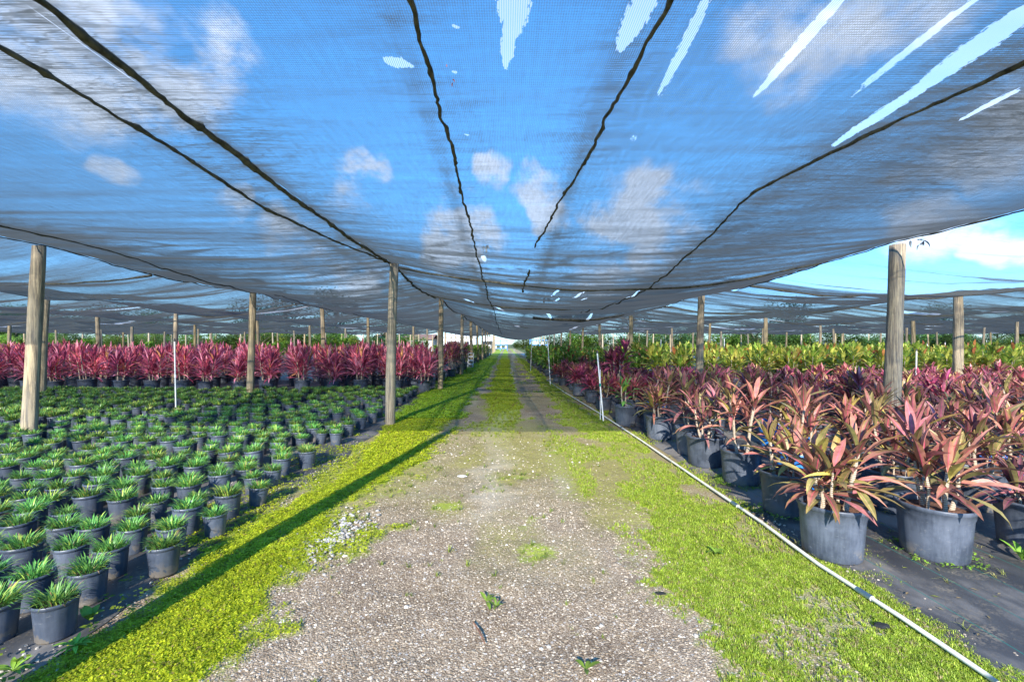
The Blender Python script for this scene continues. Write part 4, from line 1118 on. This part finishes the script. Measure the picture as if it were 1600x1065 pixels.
for k in range(26):
    x = -5.0 - k * 1.35; y = 27 + (k % 3) * 1.8
    place(protoL[k % 2], (x, y, 0.012), rng.uniform(0, 6.28), rng.uniform(1.15, 1.45), 'tall lime green bush showing above the burgundy cordylines', 'lime green bushes behind the burgundy rows')

# ------------------------------------------------------------------ pipes, stakes, crates
pip = [ground_at(1560, 1080), ground_at(1540, 1065), ground_at(1410, 975), ground_at(1280, 890), ground_at(1190, 822), ground_at(1100, 760), ground_at(1000, 690), ground_at(940, 650), ground_at(880, 613), ground_at(855, 595)]
pts = [(x, y, 0.035) for x, y in pip]
ipipe = empty('irrigation_pipe', (0, 0, 0)); tag(ipipe, 'long thin white water pipe lying along the grass edge of the big pot bed', 'pipe')
V, Fc = tube_arrays(pts, 0.0125, 10); obj('pipe_run', np_mesh('pipe_run', V, Fc), M['oldpvc'], ipipe)
for k in (2, 4, 6):
    a, b = Vector(pts[k]), Vector(pts[k + 1]); d = (b - a).normalized(); c = a.lerp(b, 0.4)
    V, Fc = tube_arrays([c - d * 0.05, c + d * 0.05], 0.0165, 10); obj('coupling', np_mesh('coupling', V, Fc), M['pvc'], ipipe)
def stake(px, base_y, h, lean, label, r=0.013, tape=False, x=None):
    if x is None:
        y = base_y; x = (px - 791) / F * y
    r_ = empty('irrigation_stake', (x, base_y, 0)); tag(r_, label, 'stake')
    V, Fc = tube_arrays([(0, 0, 0), (lean * .5, 0, h * .5), (lean, 0, h)], r, 10); obj('riser', np_mesh('riser', V, Fc), M['pvc'], r_)
    V, Fc = tube_arrays([(lean, 0, h), (lean, 0, h + 0.03), (lean, 0, h + 0.06)], [r * 1.5, r * 1.5, r * .6], 8); obj('sprinkler_head', np_mesh('sprinkler_head', V, Fc), M['wire'], r_)
    V, Fc = tube_arrays([(lean * .52, 0, h * .52), (lean * .56, 0, h * .56)], r * 1.45, 10); obj('coupling', np_mesh('coupling', V, Fc), M['tape'] if tape else M['pvc'], r_)
stake(275, 9.4, 1.55, -0.03, 'white upright pipe stake in the middle of the mondo grass bed')
stake(943, 8.75, 1.32, -0.12, 'leaning white pipe stake with green tape beside the pipe', tape=True)
stake(938, 8.9, 1.0, 0.0, 'thin bare stick standing close behind the taped leaning stake', r=0.006)
stake(860, 16.5, 1.65, -0.1, 'white pipe stake at the grass edge halfway along the pipe')
stake(829, 25.0, 1.5, 0.06, 'small white pipe stake at the grass edge before the dark green bushes')
for px, y, h, lb in ((1032, 17.9, 1.68, 'thin white stake in the croton bed beside the track side post'), (1131, 17.9, 1.72, 'thin white stake in the croton bed past the leaning post'), (1431, 12.6, 1.3, 'thick white stake among cordylines before the croton field'), (1448, 17.5, 1.5, 'slim pale stake between the thick white stake and its neighbour'), (1476, 17.5, 1.55, 'slim white stake close to the pale grey post'), (1541, 24.0, 1.7, 'faint white stake behind the brownish post'), (1580, 24.0, 1.7, 'faint white stake at the picture edge of the croton field')):
    stake(px, y, h, 0.02, lb, r=0.014)
for k in range(4):
    cr = empty('plastic_crate', (-2.22 + 0.01 * k, 28.3, 0.01 + 0.235 * k), 0.1 * ((k * 7) % 3 - 1))
    tag(cr, 'white slotted plastic crate, %s of the stack at the verge' % ('lowest', 'second lowest', 'second highest', 'highest')[k], 'crate', 'stacked white crates')
    ps = [box_arrays(sx * .16, sy * .12, .115, .03, .03, .20) for sx in (-1, 1) for sy in (-1, 1)]
    ps += [box_arrays(0, sy * .122, .21, .35, .026, .04) for sy in (-1, 1)] + [box_arrays(sx * .162, 0, .21, .026, .215, .04) for sx in (-1, 1)]
    ps += [box_arrays(0, sy * .122, .03, .35, .026, .03) for sy in (-1, 1)] + [box_arrays(sx * .162, 0, .03, .026, .215, .03) for sx in (-1, 1)]
    V, Fc, _ = join(ps); obj('crate_frame', np_mesh('crate_frame', V, Fc, False), M['whiteplastic'], cr)
    V, Fc = box_arrays(0, 0, 0.012, .34, .26, .012); obj('base', np_mesh('base', V, Fc, False), M['whiteplastic'], cr)

# small finds on the ground
def weed(px, py, n, L, Wd, label, seed, elev=0.3, cat='weed', kind='lime', name='weed'):
    x, y = ground_at(px, py); q = random.Random(seed); ps = []
    for i in range(n): ps.append(leaf((0, 0, 0.01), i * 2.4 + q.uniform(-.3, .3), elev + q.uniform(0, .5), L * q.uniform(.7, 1.1), Wd, q.uniform(.6, 1.4), .15, palette(kind, q), 6, q))
    V, Fc, C = join(ps); o = obj(name, np_mesh(name, V, Fc, True, col=C), M['croton'], None, (x, y, 0.012)); tag(o, label, cat); return o
weed(139, 975, 7, 0.085, 0.04, 'bright green broad leaved weed at the base of the front mondo pot', 3, 0.7)
weed(118, 1015, 20, 0.085, 0.017, 'ferny green weed clump below the front mondo pot', 4, 0.3)
weed(20, 1055, 14, 0.085, 0.018, 'dark ferny weed in the corner of the ground cloth', 14, 0.3)
weed(760, 945, 4, 0.07, 0.022, 'flat green weed leaves pressed into the middle of the gravel', 5, 0.15)
weed(915, 1053, 4, 0.09, 0.022, 'small flat weed low in the gravel toward the pipe side', 6, 0.15)
weed(775, 955, 8, 0.06, 0.012, 'pale tuft of weed just beside the flat green leaves', 8, 0.5)
weed(1597, 880, 6, 0.2, 0.035, 'bright green strap leaves at the picture edge behind the broad pot', 9, 0.9)
weed(1118, 868, 9, 0.08, 0.025, 'little weed on the cloth beside the ribbed pot', 10, 0.3)
# fallen leaf bits on the cloth, and the weed ring round one pot
grp = []
LT = (np.array([(-.5, 0, 0), (0, .16, .05), (.5, 0, .02), (0, -.16, .05)]), np.array([(0, 1, 2, 3)]), np.ones((4, 3)))
P = pick(900, 2.2, 6.0, 2.0, 8.0, lambda X, Y: X * 0 + 0.5, 0.024)
grp.append((*LT, P, RS.uniform(.012, .05, len(P)), tints(len(P), (0.30, 0.20, 0.09), (0.48, 0.40, 0.20), (0.30, 0.34, 0.06), .2)))
P = pick(420, -5.0, -2.1, 2.0, 7.0, lambda X, Y: X * 0 + 0.5, 0.024)
grp.append((*LT, P, RS.uniform(.008, .03, len(P)), tints(len(P), (0.26, 0.18, 0.09), (0.44, 0.38, 0.22))))
tag(build_scatter('leaf_litter', grp, M['grassleaf']), 'dry leaf bits scattered over the black ground cloth', 'leaf litter', None, 'stuff')
grp = []
for (px, py, n0, rr) in ((1158, 756, 170, .21), (1460, 868, 90, .205), (1228, 802, 70, .2)):
    cx_, cy_ = ground_at(px, py); a_ = RS.uniform(0, 6.28, n0); r_ = rr + np.abs(RS.normal(0, .035, n0))
    P = np.column_stack([cx_ + r_ * np.cos(a_), cy_ + r_ * np.sin(a_), np.full(n0, .014)])
    grp.append((*sprig(6, .012, .03, rng), P, RS.uniform(.7, 1.5, n0), tints(n0, (0.14, 0.30, 0.03), (0.34, 0.48, 0.06))))
tag(build_scatter('ring_weeds', grp, M['grassleaf']), 'small green weeds growing in rings round the feet of the big pots by the pipe', 'weeds', None, 'stuff')
x, y = ground_at(752, 1000)
V, Fc = tube_arrays([(x - .05, y + .12, .02), (x - .01, y + .03, .025), (x + .02, y - .05, .018)], [.004, .005, .003], 6); tag(obj('twig', np_mesh('twig', V, Fc), M['soil']), 'short brown twig lying on the gravel', 'twig')
TV, TF = pebble(random.Random(4))
x, y = ground_at(1378, 982); tag(obj('stone', np_mesh('stone', TV * np.array((.055, .045, .02)), TF, False), M['rubber'], None, (x, y, .02)), 'flat black stone in the grass near the pipe', 'stone')
x, y = ground_at(722, 745); tag(obj('stone', np_mesh('stone', TV * np.array((.07, .05, .02)), TF, False), M['whitewall'], None, (x, y, .012)), 'flat white stone on the track ahead', 'stone')
x, y = ground_at(1032, 928); tag(obj('stone', np_mesh('stone', TV * np.array((.05, .03, .008)), TF, False), M['rubber'], None, (x, y, .008)), 'dark flat scrap on the gravel at the grass edge', 'scrap')

# ------------------------------------------------------------------ far background
def tree_proto(seed, H, R, dark):
    q = random.Random(seed)
    r = empty('tree')
    ps = [tube_arrays([(0, 0, -0.2), (q.uniform(-.1, .1), 0, H * .25), (q.uniform(-.3, .3), q.uniform(-.2, .2), H * .55), (0, 0, H * .8)], [H * .035, H * .028, H * .02, H * .008], 8)]
    for i in range(6):
        a = q.uniform(0, 6.28); z0 = H * q.uniform(.25, .5); ps.append(tube_arrays([(0, 0, z0), (math.cos(a) * R * .35, math.sin(a) * R * .35, z0 + H * .15), (math.cos(a) * R * .7, math.sin(a) * R * .7, z0 + H * .3)], [H * .014, H * .01, H * .004], 6))
    V, Fc, _ = join(ps); obj('trunk', np_mesh('trunk', V, Fc), M['bark'], r)
    P = []; tint = []
    blobs = [(q.uniform(-.6, .6) * R, q.uniform(-.6, .6) * R, H * q.uniform(.10, .85), R * q.uniform(.3, .55)) for _ in range(26)]
    for bx, by, bz, br in blobs:
        kk = q.uniform(.7, 1.35)
        for i in range(130):
            u = Vector((q.gauss(0, 1), q.gauss(0, 1), q.gauss(0, .8))).normalized() * br * q.uniform(.55, 1.05)
            P.append((bx + u.x, by + u.y, bz + u.z)); g1 = kk * q.uniform(.7, 1.3); tint.append((dark[0] * g1, dark[1] * g1, dark[2] * g1))
    for i in range(14):
        a = q.uniform(0, 6.28); bx, by, bz, br = math.cos(a) * R * .75, math.sin(a) * R * .5, q.uniform(.6, 2.6), q.uniform(.8, 1.3)
        kk = q.uniform(.8, 1.5)
        for i2 in range(90):
            u = Vector((q.gauss(0, 1), q.gauss(0, 1), q.gauss(0, .9))).normalized() * br * q.uniform(.5, 1.05)
            P.append((bx + u.x, by + u.y, max(.1, bz + u.z))); g1 = kk * q.uniform(.7, 1.3); tint.append((dark[0] * g1, dark[1] * g1, dark[2] * g1))
    T = sprig(3, H * 0.028, H * 0.02, q)
    V, Fc, C = scatter(T[0], T[1], np.array(P), RS.uniform(0, 6.28, len(P)), RS.uniform(.7, 1.4, len(P)), T[2], np.array(tint))
    obj('crown', np_mesh('crown', V, Fc, False, col=C), M['tree'], r)
    return r
tp = [tree_proto(1, 9, 4.5, (0.11, 0.20, 0.04)), tree_proto(2, 7, 4, (0.15, 0.26, 0.05)), tree_proto(3, 11, 5, (0.085, 0.17, 0.045)), tree_proto(4, 5.5, 3.6, (0.2, 0.3, 0.05))]
tused = set()
def tplace(i, loc, sc, lb, gp):
    if i not in tused:
        tused.add(i); o = tp[i]; o.location = loc; o.scale = (sc,) * 3; return tag(o, lb, 'tree', gp)
    return dup(tp[i], loc, rng.uniform(0, 6.28), sc, lb, 'tree', gp)
tplace(3, (10.5, 108, 0), 1.0, 'pale green spreading tree at the end of the track', None)
tplace(2, (17, 120, 0), 1.0, 'dark tree behind the pale green tree at the track end', None)
tplace(1, (4.5, 122, 0), 0.8, 'small tree at the track end behind the blue equipment', None)
for k in range(26):
    x = -150 + k * 5.6 + rng.uniform(-1.5, 1.5)
    tplace((0, 1, 2)[k % 3], (x * .8 - 12, 72 + rng.uniform(0, 30), 0), rng.uniform(.6, 1.0), 'tree in the line beyond the burgundy cordylines and the shed', 'trees beyond the burgundy side')
for k in range(26):
    x = 24 + k * 5.4 + rng.uniform(-1.5, 1.5)
    tplace((2, 0, 1)[k % 3], (x * .85 + 2, 74 + rng.uniform(0, 28), 0), rng.uniform(.6, .95), 'tree in the line beyond the croton field', 'trees beyond the croton side')
for k in range(9):
    tplace(3, (-62 + k * 4.4 + rng.uniform(-1, 1), 62 + rng.uniform(0, 6), 0), rng.uniform(.5, .75), 'round sunlit shrubby tree under the cloth edge past the burgundy rows', 'shrubby trees past the burgundy rows')
def shrub_proto(seed, dark):
    q = random.Random(seed); r = empty('shrub'); P = []; tint = []
    for k in range(13):
        bx, by, bz, br = q.uniform(-2.3, 2.3), q.uniform(-1.2, 1.2), q.uniform(.5, 2.3), q.uniform(.7, 1.1); kk = q.uniform(.7, 1.35)
        for i in range(190):
            u = Vector((q.gauss(0, 1), q.gauss(0, 1), q.gauss(0, 1))).normalized() * br * q.uniform(.5, 1.05)
            P.append((bx + u.x, by + u.y, max(.05, bz + u.z))); g1 = kk * q.uniform(.65, 1.35); tint.append(tuple(d_ * g1 for d_ in dark))
    T = sprig(3, .16, .12, q)
    V, Fc, C = scatter(T[0], T[1], np.array(P), RS.uniform(0, 6.28, len(P)), RS.uniform(.7, 1.4, len(P)), T[2], np.array(tint))
    obj('foliage', np_mesh('foliage', V, Fc, False, col=C), M['tree'], r)
    V, Fc, _ = join([tube_arrays([(dx * .3, 0, -.1), (dx * .6, .1, .8), (dx, 0, 1.6)], [.07, .05, .02], 6) for dx in (-1.2, 0, 1.2)])
    obj('stem', np_mesh('stem', V, Fc), M['bark'], r)
    return r
shp = [shrub_proto(1, (0.18, 0.30, 0.05)), shrub_proto(2, (0.12, 0.22, 0.06)), shrub_proto(3, (0.26, 0.36, 0.06))]
shu = set()
def shplace(i, loc, sc, lb, gp):
    if i not in shu:
        shu.add(i); o = shp[i]; o.location = loc; o.scale = (sc,) * 3; return tag(o, lb, 'shrub', gp)
    return dup(shp[i], loc, rng.uniform(-.4, .4), sc, lb, 'shrub', gp)
for k in range(22):
    shplace((0, 2, 1)[k % 3], (-88 + k * 3.5 + rng.uniform(-.6, .6), 66 + rng.uniform(0, 5), 0), rng.uniform(.85, 1.25), 'leafy shrub in the low green line past the burgundy rows and posts', 'shrubs past the burgundy rows')
for k in range(24):
    shplace((1, 0, 1)[k % 3], (8.5 + k * 3.7 + rng.uniform(-.6, .6), 66 + rng.uniform(0, 6), 0), rng.uniform(.85, 1.25), 'leafy shrub in the low green line beyond the croton field', 'shrubs beyond the croton field')
tplace(1, (33, 60, 0), 0.6, 'dark green tree showing under the cloth beside the leaning post', None)

def building(name, label, cat, x0, x1, y, d, h, roofh, wallm, roofm, wins):
    r = empty(name, ((x0 + x1) / 2, y, 0)); tag(r, label, cat); wd = x1 - x0
    V, Fc = box_arrays(0, d / 2, h / 2, wd, d, h); obj('wall', np_mesh('wall', V, Fc, False), wallm, r)
    hw = wd / 2 + .35
    V = np.array([(-hw, -.5, h - .05), (hw, -.5, h - .05), (hw, d + .5, h - .05), (-hw, d + .5, h - .05), (-hw, d / 2, h + roofh), (hw, d / 2, h + roofh), (-hw, -.5, h + .06), (hw, -.5, h + .06), (hw, d + .5, h + .06), (-hw, d + .5, h + .06)])
    Fq = np.array([(0, 3, 2, 1), (6, 7, 5, 4), (8, 9, 4, 5), (0, 1, 7, 6), (2, 3, 9, 8), (1, 2, 8, 7), (3, 0, 6, 9), (7, 8, 5, 5), (9, 6, 4, 4)])
    Fq = Fq[:7]; me = np_mesh('roof', np.concatenate([V]), Fq, False); obj('roof', me, roofm, r)
    for (wx, wz, ww, wh, nm) in wins:
        V, Fc = box_arrays(wx, -.02, wz, ww, .06, wh); obj(nm, np_mesh(nm, V, Fc, False), M['glass'], r)
building('shed', 'long low shed with brown roof and pale wall far beyond the burgundy cordylines', 'shed', -27, -15, 92, 7, 2.5, 1.0, M['greywall'], M['roof'], [(-3, 1.4, 1.2, .9, 'window'), (0, 1.4, 1.2, .9, 'window'), (3, 1.1, 1.1, 2.1, 'door')])
building('house', 'white building at the far end of the clover verge', 'building', -13.2, -6.5, 96, 6, 3.0, 0.6, M['whitewall'], M['whitewall'], [(-1.8, 1.5, 1.0, 1.0, 'window'), (1.5, 1.5, 1.0, 1.0, 'window')])
# white box truck and blue racks at the end of the track
tk = empty('box_truck', (-4.2, 104, 0), 0.0); tag(tk, 'white box truck parked at the end of the track', 'truck')
V, Fc = box_arrays(0, 0, 2.0, 2.4, 5, 2.3); obj('cargo_box', np_mesh('cargo_box', V, Fc, False), M['whiteplastic'], tk)
V, Fc = box_arrays(0, -3.3, 1.35, 2.1, 1.5, 1.7); obj('cab', np_mesh('cab', V, Fc, False), M['whiteplastic'], tk)
V, Fc = box_arrays(0, -4.06, 1.7, 1.8, .04, .7); obj('windscreen', np_mesh('windscreen', V, Fc, False), M['glass'], tk)
for sx in (-1, 1):
    for sy in (-3.2, 1.4):
        V, Fc = tube_arrays([(sx * .85, sy, .45), (sx * 1.12, sy, .45)], .45, 14); obj('wheel', np_mesh('wheel', V, Fc, False), M['rubber'], tk)
def rack(x, y, lb, wd=3.0):
    r = empty('blue_rack', (x, y, 0)); tag(r, lb, 'rack')
    for sx in (-1, 0, 1):
        V, Fc = box_arrays(sx * wd / 2, 0, 1.2, .14, .5, 2.4); obj('upright', np_mesh('upright', V, Fc, False), M['bluepaint'], r)
    for z in (.5, 1.3, 2.2):
        V, Fc = box_arrays(0, -.27, z, wd, .05, .14); obj('shelf_beam', np_mesh('shelf_beam', V, Fc, False), M['bluepaint'], r)
    for k in range(5):
        V, Fc = box_arrays(-wd / 2 + .5 + k * wd / 5.4, .05, 1.6 if k % 2 else .8, .4, .4, .4); obj('crate_load', np_mesh('crate_load', V, Fc, False), M['whiteplastic'], r)
rack(-1.3, 100, 'blue metal rack with white boxes at the end of the track')
rack(6.3, 88, 'blue metal rack showing above the dark green bushes', 3.4)
scene.render.resolution_x = 1024; scene.render.resolution_y = 681
print('OBJECTS', len(bpy.data.objects), 'pots', len(spots), 'cord', ncord)
